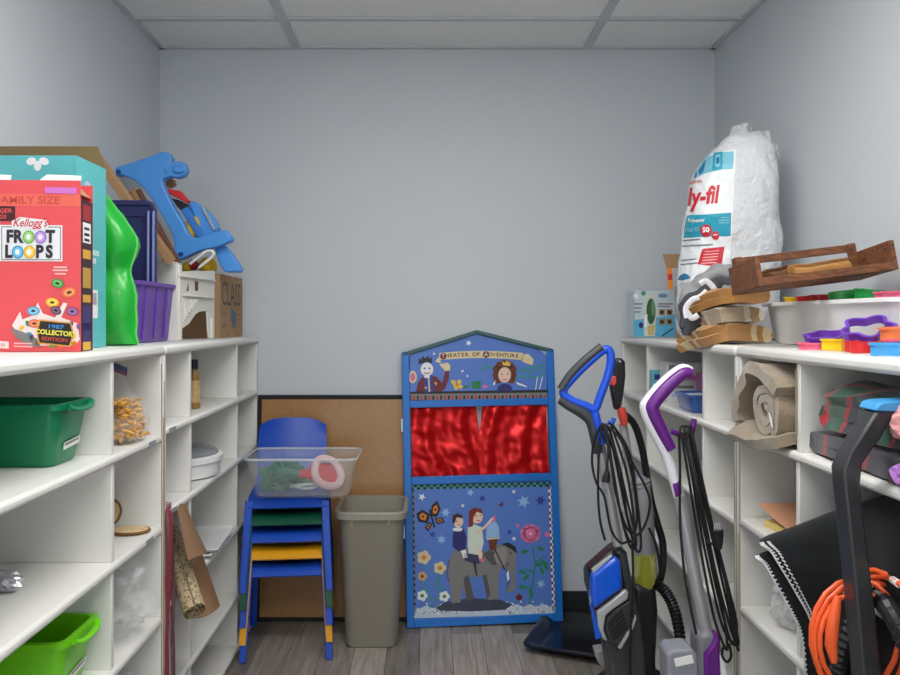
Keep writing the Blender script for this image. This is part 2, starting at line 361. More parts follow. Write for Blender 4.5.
# upper gable panel and its picture
b = tm(); out = [tmap(*p) for p in ((409, 401), (409, 353), (474.5, 331.5), (545, 350), (546, 401))]
tp = b.prism(out, .0, .010, ARTB).build('gable_panel', th, bevel=.001)
tr = MB(TF); q = [tmap(*p) for p in ((402, 353), (474.5, 329.5), (551, 349.5))]
for a, c in ((q[0], q[1]), (q[1], q[2])):
    tr.prism([(a[0], a[1]), (c[0], c[1]), (c[0], c[1] - .016), (a[0], a[1] - .016)], -.012, .014, mat('gable_edge_green', (54, 92, 92), .4))
tr.build('gable_edge', th, bevel=.002)
b = tm()
for i in range(36): b.art([(408.5 + i * 3.82, 397), (410.4 + i * 3.82, 397), (410.4 + i * 3.82, 401.2), (408.5 + i * 3.82, 401.2)], (cI, cR)[i % 2], 2)
b.art([(408.5, 394), (546, 393), (546, 401.5), (408.5, 401.5)], cGy, 1)
b.art([(408.5, 393), (546, 391.5), (546, 394.2), (408.5, 395.2)], cI, 3)
ban = lambda x: 5.5 * math.cos((x - 478) / 46)                                # the banner's arch
top = [(438 + i * 4.4, 356.6 - ban(438 + i * 4.4)) for i in range(20)]; bot = [(x, y + 7.4) for x, y in top]
b.art(top + bot[::-1], cC, 2); b.art([(520, 356), (526, 354), (532, 360), (531, 366), (524, 364), (519, 361)], cC, 2); b.art([(438, 357), (434, 362), (440, 364)], cC, 2)
for i, ch in enumerate('THEATER OF ADVENTURE'):
    x = 442 + i * 3.85
    if ch != ' ':
        if i in (0, 11): b.art(ell(x, 360.4 - ban(x), 3.2, 3.4), cMr, 3)
        b.text(ch, x, 360.4 - ban(x), 5.6, cC if i in (0, 11) else cBr, 4, bold=.02)
for x, y, r in ((467, 343, 3.2), (433, 354, 1.6), (461, 372, 1.8), (466, 377, 1.6)): b.art(star(x, y, r, r * .45), cW, 2)
# left figure: a puppet in a tall black hat with a raised hand
b.art([(415, 394), (417, 384), (421, 378), (430, 376), (436, 378), (441, 384), (444, 372), (447.5, 370), (448, 379), (444, 390), (438, 394)], cMr, 3)
b.art([(423, 377), (431, 376), (433, 393), (424, 394)], cDB, 4); b.art(stroke([(427.5, 377), (428.5, 393)], 1.4), cC, 5)
b.art(ell(426, 370, 6.2, 7), cW, 4); b.art([(417.5, 365), (418, 358), (420, 360), (422, 356), (424, 359), (427, 356), (428.5, 359), (430.5, 357), (431, 364), (425, 362)], cI, 5)
b.art(ell(423.5, 369, .9), cI, 6); b.art(ell(428.5, 369, .9), cI, 6); b.art(stroke([(423, 373.5), (426, 374.5), (429, 373.2)], 1), cR, 6); b.art(ell(426, 377.5, 3, 1.6), cW, 5)
b.art([(438, 365), (446, 363), (449, 366), (449, 371), (444, 372)], cC, 4); b.art(ell(412, 378, 4, 6.5), cC, 3); b.art(ell(412, 378, 2.4, 4.4), cPk, 4); b.art([(433, 383), (436, 384), (435, 387)], cY, 5); b.art([(424, 388), (426, 388), (426, 390), (424, 390)], cY, 5)
# right figure: a curly-haired child with a small crown
for x, y in ((495, 370), (498, 366), (503, 364), (508, 366), (511, 370), (495, 376), (511, 376), (496, 381), (510, 381)): b.art(ell(x, y, 4), cBr, 3)
b.art(ell(503, 376, 6.4, 8), cSk, 4); b.art([(495, 393), (497, 387), (503, 384.5), (509, 387), (512, 393)], cNv, 4); b.art([(501, 366), (500.5, 361.5), (503, 364), (505, 361), (507, 364), (509, 362), (508, 367)], cY, 5)
b.art(stroke([(499, 375), (501, 375.6)], .8), cI, 6); b.art(stroke([(505, 375.2), (507, 374.8)], .8), cI, 6); b.art(stroke([(501, 380.5), (503, 381.3), (505, 380.4)], .9), cR, 6)
for pts in (((478, 372), (484, 367), (490, 369), (494, 367)), ((513, 374), (520, 371), (528, 374), (536, 370), (544, 372)), ((514, 379), (524, 377), (534, 379), (543, 376)), ((516, 372), (530, 368), (544, 366))): b.art(stroke(pts, 2.0), cT, 2)
for x, y in ((454, 386), (458, 383), (452, 383), (455, 389), (459, 388)): b.art(ell(x, y, 2.3), cY, 3)
b.art(ell(455.5, 386, 1.6), cOr, 4); b.art([(470, 383), (479, 382), (479, 390), (471, 390)], cG, 3); b.art(stroke([(462, 389), (468, 387)], 2), cG, 3); b.art(ell(483.5, 388, 2.6, 1.8), cPk, 3)
b.art([(514, 383), (524, 387), (526, 389), (516, 386)], cW, 3); b.art(stroke([(534, 392), (536, 378)], .8), cW, 3); b.art(stroke([(538, 391), (541, 378)], .8), cW, 3); b.art(ell(493, 384, .9, 3, rot=20), cW, 3)
b.build('gable_picture', tp, flat=True)
# lower panel and its picture
b = tm(); bp = b.prism([tmap(*p) for p in ((412, 620), (409.5, 486), (551, 484), (557, 617))], .0, .010, ARTB).build('lower_panel', th, bevel=.001)
b = tm()
def checks(p, q, n, w, nx, ny, ca, cb, layer=2):
    for i in range(n):
        for j in range(2):
            t0, t1 = i / n, (i + 1) / n; o0, o1 = j * w / 2, (j + 1) * w / 2
            A = [(p[0] + (q[0] - p[0]) * t + nx * o, p[1] + (q[1] - p[1]) * t + ny * o) for t, o in ((t0, o0), (t1, o0), (t1, o1), (t0, o1))]
            b.art(A, ca if (i + j) % 2 else cb, layer)
checks((410, 487.5), (551.5, 485.5), 44, 4.6, 0, 1, cI, cT); checks((410, 492), (412, 616), 40, 3.6, 1, 0, cI, cGy); checks((551.5, 490), (556.5, 616), 40, 3.6, -1, 0, cMr, cW)
for x, y, r, c, rt in ((421.5, 499.5, 4, cW, 10), (469.5, 495.5, 4, cLB, 0), (481.5, 501.5, 4, cDB, 20), (513, 495, 2.4, cW, 0), (523, 505, 7, cLB, 15), (540, 504, 6, cDB, 0), (441, 542, 5, cLB, 30), (445, 515, 5, cLB, 0), (462, 508.5, 2.2, cW, 0), (432, 537, 4, cDB, 0), (509, 535.5, 3.2, cDB, 8), (513.5, 542, 2.6, cW, 0), (541, 587, 4.8, cLB, 12)): b.art(star(x, y, r, r * .42, 6 if r > 4.5 else 5, rt), c, 2)
# butterfly
for pts in ([(430, 517), (422, 512), (416, 516), (418, 524), (427, 526)], [(430, 518), (431, 508), (437, 503), (440, 512), (436, 520)], [(429, 524), (424, 530), (428, 534), (432, 527)], [(434, 521), (442, 520), (444, 525), (437, 527)]):
    b.art(pts, cI, 2); cx = sum(p[0] for p in pts) / len(pts); cy = sum(p[1] for p in pts) / len(pts)
    b.art([(cx + (x - cx) * .55, cy + (y - cy) * .55) for x, y in pts], cOr, 3); b.art(ell(cx, cy, 1.2), cI, 4)
b.art(stroke([(429, 512), (434, 530)], 1.8), cI, 4); b.art([(498, 508), (502, 504.5), (502.5, 509), (499, 510)], cMr, 2)
# ground, elephant
b.art([(413, 610)] + [(413 + i * 6.5, 608 + (1.6 if i % 2 else -1.4)) for i in range(1, 22)] + [(555, 608), (556, 616.5), (413, 619)], C('foam', (196, 208, 220)), 2)
random.seed(3)
for i in range(120): x, y = random.uniform(415, 552), random.uniform(604, 616); b.art(ell(x, y, random.uniform(.6, 2.2), random.uniform(.5, 1.0), 6, random.uniform(0, 180)), (cW, cGy, cLB, cW)[i % 4], 3)
b.art([(435, 609), (447, 603), (470, 600), (500, 602), (512, 607), (505, 612), (470, 613), (440, 612)], C('ground', (58, 64, 84)), 4)
b.art([(449, 562), (453, 553), (463, 551), (476, 553), (490, 554), (497, 548), (507, 546), (514, 550), (516, 560), (515, 575), (515.5, 588), (514, 594), (508, 594.5), (505, 591), (509, 590), (511, 583), (509, 574), (505, 571), (502, 570), (498, 577), (498, 601), (487, 602.5), (485, 588), (482, 578), (472, 580), (468, 577), (470, 592), (474, 601), (466, 603), (462, 588), (460, 604), (451, 605), (450, 590), (448, 576)], cGy, 5)
b.art([(463, 580), (468, 577), (474, 601), (466, 603)], cDG, 6); b.art([(482, 578), (486, 577), (490, 596), (487, 602)], cDG, 6)
for p in (((449, 562), (446.5, 574), (448.5, 584)), ((470, 556), (474, 570), (476, 578)), ((505, 572), (509, 583), (506, 590))): b.art(stroke(p, 1.0), cDG, 7)
b.art([(497, 551), (505, 549), (507, 560), (502, 569), (496, 566), (493, 558)], C('ear', (150, 144, 142)), 7); b.art(stroke([(494, 552), (504, 572), (508, 566)], 1.4), cI, 8); b.art([(508, 573), (509, 582), (507, 584), (506, 576)], cW, 8); b.art(ell(510, 556, .9), cI, 8)
b.art([(500, 547), (508, 545.5), (515, 550), (517, 557), (512, 553), (505, 549)], cI, 8); b.art([(463, 556), (482, 554), (483, 564), (476, 567), (464, 563)], C('saddle', (58, 60, 96)), 7); b.art(stroke([(474, 564), (476, 578)], 1.6), cI, 8)
b.art([(482, 556), (489, 553), (497, 556), (500, 567), (492, 568), (486, 562)], cDG, 6)
# two riders
b.art([(452, 549), (452, 536), (456, 531), (463, 531), (466, 540), (465, 552), (458, 554)], cNv, 7); b.art(ell(457.5, 524, 5, 6.2), cSk, 8); b.art([(451.5, 524), (452, 517.5), (457, 516), (461.5, 518), (462, 521), (456, 520), (453.5, 527)], C('hair_dark', (60, 32, 28)), 9); b.art(ell(457, 532, 5, 2), cW, 8); b.art([(460, 553), (465, 552), (467, 560), (463, 561)], cW, 7)
b.art([(467, 548), (467, 530), (473, 527), (481, 530), (483, 545), (480, 558), (468, 556)], C('dress', (214, 226, 210)), 8); b.art(ell(476, 519.5, 6, 7), cSk, 10); b.art([(468, 530), (468, 514), (473, 510.5), (480, 511.5), (482.5, 517), (476, 514.5), (472.5, 520), (472, 529)], C('hair_red', (124, 34, 28)), 11)
b.art(stroke([(474, 518.5), (476, 518.8)], .8), cI, 12); b.art(stroke([(479, 518.4), (480.5, 518.2)], .8), cI, 12); b.art(stroke([(476, 523.6), (479, 523.4)], .9), cR, 12); b.art(stroke([(455, 524), (457, 524)], .8), cI, 10); b.art(stroke([(457, 527.4), (459, 527.2)], .8), cR, 10)
b.art(stroke([(476, 536), (484, 530), (492, 521)], 2.4), cSk, 9); b.art([(477, 548), (482, 556), (481, 563), (478, 560)], cSk, 9); b.art([(478, 561), (483, 561), (483, 565), (479, 564)], cPk, 10)
# blue bottle on a brown stool
b.art([(486, 531), (489, 526), (494, 524), (498, 529), (499, 540), (485, 541)], cLB, 8); b.art([(487.5, 542), (497, 541.5), (495, 553), (489, 553)], cBr, 8); b.art(stroke([(486, 542), (499, 541)], 1.4), cC, 9); b.art([(490, 524), (494, 517), (495, 524)], cPk, 8)
# flowers
def flower(x, y, r, ca, cb):
    for k in range(5): b.art(ell(x + r * .6 * math.cos(k * 1.257), y + r * .6 * math.sin(k * 1.257), r * .5, n=10), ca, 5)
    b.art(ell(x, y, r * .35, n=10), cb, 6)
for p in (((424, 565), (426, 590), (430, 610)), ((439, 575), (438, 592), (436, 612)), ((422, 580), (427, 600)), ((434, 560), (438, 572), (436, 590))): b.art(stroke(p, .9), cT, 3)
for x, y in ((437, 585), (441, 590), (426, 592), (431, 600), (438, 600)): b.art(ell(x, y, 3, 1.4, 10, 30), cT, 4)
flower(423.5, 559.5, 6.5, cC, cOr); flower(439.5, 570, 6, cC, cOr); flower(422, 578, 4.5, C('tan_flower', (206, 170, 120)), cBr); flower(422, 597, 5, cW, cG); flower(444, 598, 5, cW, cG)
for p in (((532, 550), (535, 566), (533, 582), (529, 607)), ((535, 566), (544, 560)), ((534, 576), (524, 572)), ((531, 592), (520, 588))): b.art(stroke(p, 1.2), cG, 3)
for x, y, rr in ((524, 555, -20), (540, 552, 30), (544, 566, 20), (546, 570, 50), (538, 568, 0), (522, 575, 20), (526, 580, -40), (522, 590, 10), (531, 596, 60), (542, 574, 70)): b.art(ell(x, y, 4, 1.8, 10, rr), cG, 4)
for k in range(9): b.art(ell(530 + 6 * math.cos(k * .7), 537 + 5.5 * math.sin(k * .7), 4.6, 4, 12), (cPk, C('rose', (232, 130, 176)))[k % 2], 5)
for r, c in ((5, C('rose', (232, 130, 176))), (3.4, cPk), (1.8, C('rose_light', (244, 176, 204)))): b.art(ell(530, 537, r), c, 6 + int(6 - r))
b.art(ell(547, 538, 2.6), cPk, 4); b.art(ell(517, 529, 1.8), cPk, 4); b.art(ell(519, 600, 3.2), cMr, 5)
b.build('lower_picture', bp, flat=True)
SATIN = mat('red_satin', (206, 6, 12), .34, .45, var=.08)
for k, (u0, u1) in enumerate(((.036, .333), (.322, .618))):
    def cf(u, v, u0=u0, u1=u1, k=k):
        top = .903; x = u0 + (u1 - u0) * u; e = u if k == 0 else 1 - u            # e: 1 at the middle of the stage
        x += (-1 if k == 0 else 1) * .020 * max(0, (v - .45) / .55) * e ** 3
        a = u * 13 + 2.2 * math.sin(v * 2.6 + k) + k * 2
        dr = math.sin(a) * .011 * (.5 + .5 * v) + math.sin(a * 1.9 + v * 3) * .005 + noise.noise(V((x * 11, v * 4.5, k))) * .020 + noise.noise(V((x * 26 + v * 5, v * 10, k + 3))) * .009
        return TF @ V((x, .012 - .004 * k + dr * .55, .610 + (top - .610) * v + .004 * math.sin(u * 17) * (1 - v)))
    MB().sheet(cf, 70, 40, .0015, SATIN).build('curtain', th, angle=80)
MB(TF).tube([(.034, .024, .896), (.62, .024, .896)], .004, WPLAS).build('curtain_rod', th)
# ================================================================ cork board behind the chairs
cb = thing('bulletin_board', 'brown cork board in a black frame leaning on the back wall', 'bulletin board', (-.4, 3.4, 0))
CF = frame((-.735, 3.352, .002), (1, 0, 0), (0, .052, .95)); CWd, CH = .80, .949
CORK = mat('cork_sheet', (168, 124, 76), .32, var=.16, scale=60, coat=.3)
MB(CF).box((.014, .004, .014), (CWd - .014, .012, CH - .014), CORK).build('cork_panel', cb)
for lo, hi in (((0, 0, 0), (.016, .018, CH)), ((CWd - .016, 0, 0), (CWd, .018, CH)), ((.016, 0, 0), (CWd - .016, .018, .016)), ((.016, 0, CH - .018), (CWd - .016, .018, CH))):
    MB(CF).box(lo, hi, BLKM).build('frame_bar', cb, bevel=.002)
# ================================================================ stacked children's chairs
def chair(label, m, loc):
    t = thing('stacking_chair', label, 'chair', loc, 'stacked children\'s chairs')
    W2, D2, SH = .152, .135, .34
    def seat(u, v):
        x = (u - .5) * 2 * W2 * .965; y = -D2 + v * (2 * D2 - .012); e = max(0, (.20 - v) / .20)
        z = SH - .036 * e ** 1.9 - .012 * math.cos((u - .5) * 3.1) * math.sin(v * 3.1); y += .012 * e - .012 * e * e
        return WL(x, y, z)
    ca, sa = math.cos(R(6)), math.sin(R(6))
    WL = lambda x, y, z: V((ca * x - sa * y + loc[0], sa * x + ca * y + loc[1], z + loc[2]))
    MB().sheet(seat, 20, 18, .007, m).build('seat', t)
    def back(u, v):
        w = W2 * .93 * (1 - .10 * max(0, v - .55)); x = (u - .5) * 2 * w; z = SH - .01 + .275 * v
        if v > .7: z -= .030 * ((u - .5) * 2) ** 4 * (v - .7) / .3 + .008 * ((u - .5) * 2) ** 2 * (v - .7) / .3
        return WL(x, D2 - .010 + .085 * v - .018 * math.cos((u - .5) * 3), z)
    MB().sheet(back, 20, 16, .007, m).build('backrest', t)
    for sx in (-1, 1):
        for sy in (-1, 1):
            def sec(z, k, sx=sx, sy=sy):            # an angle-section leg, open to the inside, so the stack nests
                f = 1 - z / SH; ox = sx * (W2 + .004 + .016 * f); oy = sy * (D2 - .006 + (.055 if sy < 0 else .045) * f); w = .029 - .004 * f; a = .006
                return [WL(ox, oy, z), WL(ox - sx * w, oy, z), WL(ox - sx * w, oy - sy * a, z), WL(ox - sx * a, oy - sy * a, z), WL(ox - sx * a, oy - sy * w, z), WL(ox, oy - sy * w, z)]
            lg = MB().loft([sec(z, 0) for z in (.004, .08, .2, SH - .012)], m).build('leg', t, bevel=.002)
    return t
CB = mat('chair_blue', (26, 78, 190), .38); CGn = mat('chair_green', (16, 84, 58), .38); CYl = mat('chair_yellow', (232, 164, 14), .38)
CX0, CY0 = -.553, 3.135
for k, (m, l) in enumerate(((CB, 'blue plastic child chair at the bottom of the stack, standing on the floor'), (CYl, 'yellow plastic child chair in the stack'), (CB, 'blue plastic child chair in the stack between the yellow and the green one'), (CGn, 'dark green plastic child chair in the stack'), (CB, 'blue plastic child chair on top of the stack, under the clear bin'))):
    chair(l, m, (CX0, CY0, .0645 * k))
# clear bin of craft things on the top chair
CLEAR = film('clear_plastic', (228, 233, 235), .88, .2); CLEARB = film('clear_bag_film', (240, 242, 244), .78, .06, 1.0, 26)
cbx, cby, cbz = -.478, 3.045, .612
bn = thing('clear_storage_bin', 'clear plastic bin of craft trimmings on top of the chair stack', 'storage bin', (cbx, cby, cbz))
MB(Matrix.Translation((cbx, cby, cbz))).tub(.400, .250, .350, .205, .150, CLEAR, r=.03, th=.003, lip=.010, lh=.012).build('tub', bn)
MB(Matrix.Translation((cbx, cby, cbz + .146))).tube([(x, y, 0) for x, y in rrect(.418, .268, .036, 6)], .0045, film('clear_rim', (224, 230, 233), .55, .15), n=8, closed=True).build('rim', bn)
def crumple(mb, c, sz, m, n=26, r=.010, seed=0, flat=.6):     # a tangled length of soft trimming
    rnd = random.Random(seed); pts = [V((c[0] + rnd.uniform(-1, 1) * sz[0], c[1] + rnd.uniform(-1, 1) * sz[1], c[2] + rnd.uniform(-1, 1) * sz[2])) for _ in range(n)]
    return mb.tube(smooth_path(pts, 5), r, m, n=6, asp=flat)
GRN = mat('green_felt', (26, 112, 84), .9, var=.2, scale=90)
g = MB(); crumple(g, (cbx - .085, cby, cbz + .062), (.075, .07, .046), GRN, 60, .012, 2); tag(g.build('craft_garland'), 'dark green tangled felt garland in the clear bin', 'garland')
g = MB(); crumple(g, (cbx - .03, cby + .02, cbz + .03), (.10, .06, .010), mat('white_lace', (206, 214, 206), .9), 36, .006, 5)
tag(g.build('lace_trim'), 'pale lace trim at the bottom of the clear bin', 'trim')
REDF = mat('red_felt', (190, 60, 66), .95, var=.12, scale=60, sheen=.4); PNKF = mat('pink_fleece', (226, 190, 192), .95, bump=.5, bscale=300, sheen=.5)
st = thing('felt_stocking', 'red felt stocking with a pale pink fleece edge in the clear bin', 'stocking', (cbx + .06, cby - .04, cbz + .03))
def plump(mb, outline, M, th, m, n=6):          # a stuffed flat shape
    cx = sum(p[0] for p in outline) / len(outline); cy = sum(p[1] for p in outline) / len(outline); rings = []
    for i in range(n + 1):
        a = -math.pi / 2 + math.pi * i / n; k = .72 + .28 * math.cos(a)
        rings.append([M @ V((cx + (x - cx) * k, th / 2 * math.sin(a), cy + (y - cy) * k)) for x, y in outline])
    return mb.loft(rings, m)
SF = frame((cbx + .0, cby - .055, cbz + .034), (1.0, .25, .0), (0, .35, 1)) @ Matrix.Scale(1.15, 4)
plump(MB(), [(-.03, .05), (.02, .055), (.03, .07), (.07, .07), (.078, .03), (.06, .015), (.0, .026), (-.03, .03)], SF, .022, REDF).build('foot', st, angle=80)
MB(SF).tube(smooth_path([(.06, -.008, .085), (.10, -.008, .075), (.125, -.008, .035), (.115, -.008, .0), (.08, -.008, -.004), (.048, -.008, .016), (.04, -.008, .055)], 5, True), .013, PNKF, closed=True).build('cuff', st)
plump(MB(), ell(.085, .035, .032, .038), SF, .016, REDF).build('leg_end', st, angle=80)
g = MB(); crumple(g, (cbx + .10, cby + .04, cbz + .045), (.045, .05, .022), mat('olive_yarn', (120, 120, 70), .95), 26, .007, 9); tag(g.build('yarn_tangle'), 'olive yarn tangle behind the stocking in the clear bin', 'yarn')
# waste basket
WB = mat('beige_grey_plastic', (158, 153, 140), .42, var=.03)
wx, wy = -.228, 3.185
w = MB(Matrix.Translation((wx, wy, .001))); hgt = .535
def wring(W, D, z, r): return [(x, y, z) for x, y in rrect(W, D, r)]
w.loft([wring(.185, .20, 0, .03), wring(.20, .22, .012, .035), wring(.250, .285, hgt - .032, .045), wring(.252, .288, hgt - .030, .045), wring(.280, .312, hgt - .028, .055), wring(.282, .314, hgt - .004, .055), wring(.276, .308, hgt, .052), wring(.250, .284, hgt, .045), wring(.198, .218, .016, .035)], WB)
wb = tag(w.build('waste_basket'), 'tall beige grey plastic waste basket between the chairs and the puppet theatre', 'waste basket')
for sx in (-.07, .07): MB(Matrix.Translation((wx, wy, 0))).box((sx - .003, -.153, hgt - .05), (sx + .003, -.136, hgt - .027), WB).build('rim_rib', wb)
# ================================================================ things on the left shelf top
Z = 1.2012
# cereal box
cz = thing('cereal_box', 'red family size cereal box standing before the teal box', 'cereal box', (-.88, 1.78, Z))
CRED = mat('carton_red', (234, 82, 88), .45, var=.02); CF2 = frame((-.764, 1.742, Z), (.998, .05, 0), (0, 0, 1)); sx = .002187
cw, chh, cd = .250, .374, .07
body = MB(CF2); body.box((-cw, 0, 0), (0, .0015, chh), CRED); body.box((-cw, cd, 0), (0, cd + .0015, chh), CRED); body.box((-cw, .0015, 0), (-cw + .0015, cd, chh), CRED); body.box((-cw + .0015, .0015, 0), (-.0015, cd, .0015), CRED)
bo = body.build('carton', cz)
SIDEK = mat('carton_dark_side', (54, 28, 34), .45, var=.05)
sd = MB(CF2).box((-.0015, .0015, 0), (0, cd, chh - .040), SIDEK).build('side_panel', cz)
cm = lambda px, py: ((px - 80.7) * sx, (352 - py) * sx)
b = MB(CF2); b.map = cm
b.art([(-33, 195), (80.6, 195), (80.6, 207), (-33, 207)], C('band_orange', (240, 106, 88)), 1); b.text('FAMILY SIZE', 29, 201.3, 10.5, C('band_red', (214, 74, 66)), 2, bold=.02, sx=1.12)
b.art([(46, 188), (77, 188.5), (77, 194.5), (46, 194)], C('lilac', (214, 120, 206)), 3)
b.art([(-22, 207), (17, 207.5), (17, 222), (-22, 222)], C('badge_dark', (66, 22, 26)), 3); b.text('STRANGER', -2.2, 212, 6, CRED, 4, bold=.02, sx=1.1); b.text('THINGS', -2, 218, 5.5, CRED, 4, bold=.02, sx=1.1)
b.art([(2, 226), (63, 226), (63, 262), (2, 262)], cW, 2); b.art([(3.6, 227.4), (61.6, 227.4), (61.6, 260.8), (3.6, 260.8)], cGy, 3); b.art([(4.6, 228.4), (60.8, 228.4), (60.8, 260), (4.6, 260)], cW, 4)
b.art([(14, 222), (22, 218), (48, 221), (50, 229), (14, 229)], cW, 5); b.text('Kellogg\'s', 31.5, 224, 11.5, C('script_red', (206, 30, 52)), 6, bold=.012, shear=.35, sx=.82)
CHL = C('letter_dark', (44, 38, 48)); L = [('F', 12, 238, CHL), ('R', 20, 238, CHL), ('T', 51.5, 238, CHL), ('L', 10.8, 253, CHL), ('P', 41, 253, CHL), ('S', 50.5, 253, CHL)]
for ch, x, y, m in L: b.text(ch, x, y, 17, m, 6, bold=.05, sx=.84)
for x, y, c in ((30.5, 238, (120, 180, 84)), (42, 238, (160, 120, 196)), (19.8, 253, (70, 160, 196)), (31.3, 253, (226, 176, 50))):
    b.art(ell(x, y, 5.9, 6.6), C('loop%d' % c[0], c), 6); b.art(ell(x, y, 4.4, 5), C('loopl%d' % c[0], tuple(min(255, q + 40) for q in c)), 7); b.art(ell(x, y, 2.3, 2.8), cW, 8)
for i, (wd, y) in enumerate(((13, 268), (15, 271), (11, 274.5))): b.art([(61 - wd / 2, y - .9), (61 + wd / 2, y - .9), (61 + wd / 2, y + .7), (61 - wd / 2, y + .7)], C('pale_red', (250, 190, 186)), 2)
for x, y, r, rot, c in ((58.5, 284, 6.3, 15, (70, 150, 66)), (70, 293, 7.2, -20, (236, 120, 62)), (53.5, 303, 6.6, 5, (236, 180, 50)), (35, 311.5, 6.3, 0, (96, 160, 190)), (73, 312, 6.2, 10, (130, 76, 130)), (57, 311, 5.5, 30, (84, 60, 92)), (36, 324, 6, 0, (230, 104, 60))):
    b.art(ell(x, y, r, r * .72, 18, rot), C('ring%d' % (c[0] * 3 + c[2]), c), 5); b.art(ell(x, y, r * .72, r * .5, 18, rot), C('ringl%d' % (c[0] * 3 + c[2]), tuple(min(255, q + 45) for q in c)), 6); b.art(ell(x, y, r * .36, r * .22, 14, rot), C('ringd%d' % (c[0] * 3 + c[2]), tuple(q * .45 for q in c)), 7)
MILK = C('milk', (240, 226, 224))
b.art([(14, 326), (22, 312), (24, 320), (34, 316), (39, 303), (44, 314), (56, 318), (64, 303), (68, 304), (62, 318), (78, 324), (80, 340), (76, 346), (40, 346), (22, 336)], MILK, 3)
b.art([(12, 328), (24, 332), (40, 340), (42, 348), (30, 346), (18, 338)], cGy, 4)
rn = random.Random(4)
for i in range(26): x, y = rn.uniform(20, 79), rn.uniform(322, 349); c = [(236, 120, 62), (84, 160, 84), (236, 190, 60), (130, 80, 140), (90, 160, 190)][i % 5]; b.art(ell(x, y, 3, 2, 10, rn.uniform(0, 180)), C('crumb%d' % (i % 5), c), 4)
b.art([(41, 320), (72, 323), (75, 335), (71, 347.5), (40, 344), (38, 332)], C('badge_gold', (226, 160, 60)), 8); b.art([(42.3, 321.5), (71, 324.3), (73.6, 335), (70, 346), (41.3, 342.7), (39.6, 332)], INK, 9)
b.text('1987', 57, 327.4, 5.4, C('badge_blue', (60, 140, 214)), 10, bold=.02, sx=1.5, rot=-5); b.text('COLLECTOR\'S', 57.5, 333.6, 6.6, C('badge_yellow', (240, 230, 80)), 10, bold=.035, sx=.95, rot=-5); b.text('EDITION', 56, 340, 5, C('badge_red', (200, 70, 50)), 10, bold=.02, sx=1.3, rot=-5)
b.art([(-2, 341), (11, 342), (11, 349), (-2, 348.5)], MILK, 4); b.text('110', 4, 345.5, 4.5, CRED, 5, bold=.02)
for y in (343, 346): b.art([(16, y), (34, y + .5), (34, y + 1.8), (16, y + 1.3)], C('pale_red', 0), 5)
b.lay = .00025; 
b.build('printed_front', bo, flat=True)
SM = frame(CF2 @ V((0, 0, 0)), (-.05, .998, 0), (0, 0, 1)); b = MB(SM); b.lay = .00025           # the narrow dark side
for z0, z1, c in ((.325, .290, (160, 40, 44)), (.285, .240, (236, 236, 232)), (.225, .205, (214, 160, 50)), (.185, .14, (190, 150, 60)), (.125, .108, (214, 160, 50)), (.062, .045, (80, 60, 150)), (.10, .02, (60, 50, 110)), (.02, .002, (226, 176, 60))): b.art([(.012, z0), (.058, z0), (.058, z1), (.012, z1)], C('side%d' % int(z0 * 1000), c), 1)
for z in (.275, .262, .250): b.art([(.02, z), (.05, z), (.05, z - .006), (.02, z - .006)], cI, 2)
b.build('printed_side', sd, flat=True)
for (a, c) in ((-.17 - .05, -.17 + .02), (-.088, 0)): MB(CF2).loft([[(a, .0, chh), (c, .0, chh), (c, .0012, chh), (a, .0012, chh)], [(a + .012, .010, chh + .014), (c - .003, .010, chh + .012), (c - .003, .0112, chh + .012), (a + .012, .0112, chh + .014)]], PAPER).build('top_flap', cz)
MB(CF2).loft([[(-.004, .004, chh - .03), (-.003, cd, chh - .03), (-.002, cd, chh - .03), (-.003, .004, chh - .03)], [(-.030, .004, chh - .002), (-.03, cd, chh - .004), (-.029, cd, chh - .004), (-.029, .004, chh - .002)]], CARD).build('side_flap', cz)
# teal carton with a raised brown flap
tx0, tx1, ty0, ty1, tz = -1.150, -.840, 1.892, 2.065, 1.661
tl = thing('teal_carton', 'teal cardboard carton with a raised flap behind the red cereal box', 'box', (-1, 1.98, Z))
TEAL = mat('teal_card', (92, 186, 190), .5, var=.02)
c = MB(); c.box((tx0, ty0, Z), (tx1, ty0 + .003, tz), TEAL).box((tx0, ty1 - .003, Z), (tx1, ty1, tz), TEAL).box((tx0, ty0 + .003, Z), (tx0 + .003, ty1 - .003, tz), TEAL).box((tx1 - .003, ty0 + .003, Z), (tx1, ty1 - .003, tz), TEAL).box((tx0 + .003, ty0 + .003, Z), (tx1 - .003, ty1 - .003, Z + .003), TEAL)
co = c.build('carton_body', tl)
MB().loft([[(tx0, ty1 - .003, tz), (tx1, ty1 - .003, tz), (tx1, ty1, tz), (tx0, ty1, tz)], [(tx0 + .02, ty1 + .03, tz + .066), (tx1 - .035, ty1 + .03, tz + .066), (tx1 - .035, ty1 + .033, tz + .066), (tx0 + .02, ty1 + .033, tz + .066)]], CARDD).build('rear_flap', tl)
b = MB(frame((tx0, ty0, 0), (1, 0, 0), (0, 0, 1))); s_ = ty0 / F
for k in (0, 1, 4): b.art(ell(.218 + .016 * math.cos(R(-90 + 72 * k)), tz - .009 + .016 * math.sin(R(-90 + 72 * k)), .009, .012, 12, 72 * k - 180), cW, 1)
b.build('printed_flower', co, flat=True)
b = MB(frame((tx1, ty0, 0), (0, 1, 0), (0, 0, 1)))
b.art([(.05, 1.345), (.12, 1.345), (.12, 1.275), (.05, 1.275)], cW, 1)
for k in range(9): b.art([(.054 + k * .0066, 1.338), (.056 + k * .0066 + .001 * (k % 3), 1.338), (.056 + k * .0066 + .001 * (k % 3), 1.308), (.054 + k * .0066, 1.308)], cI, 2)
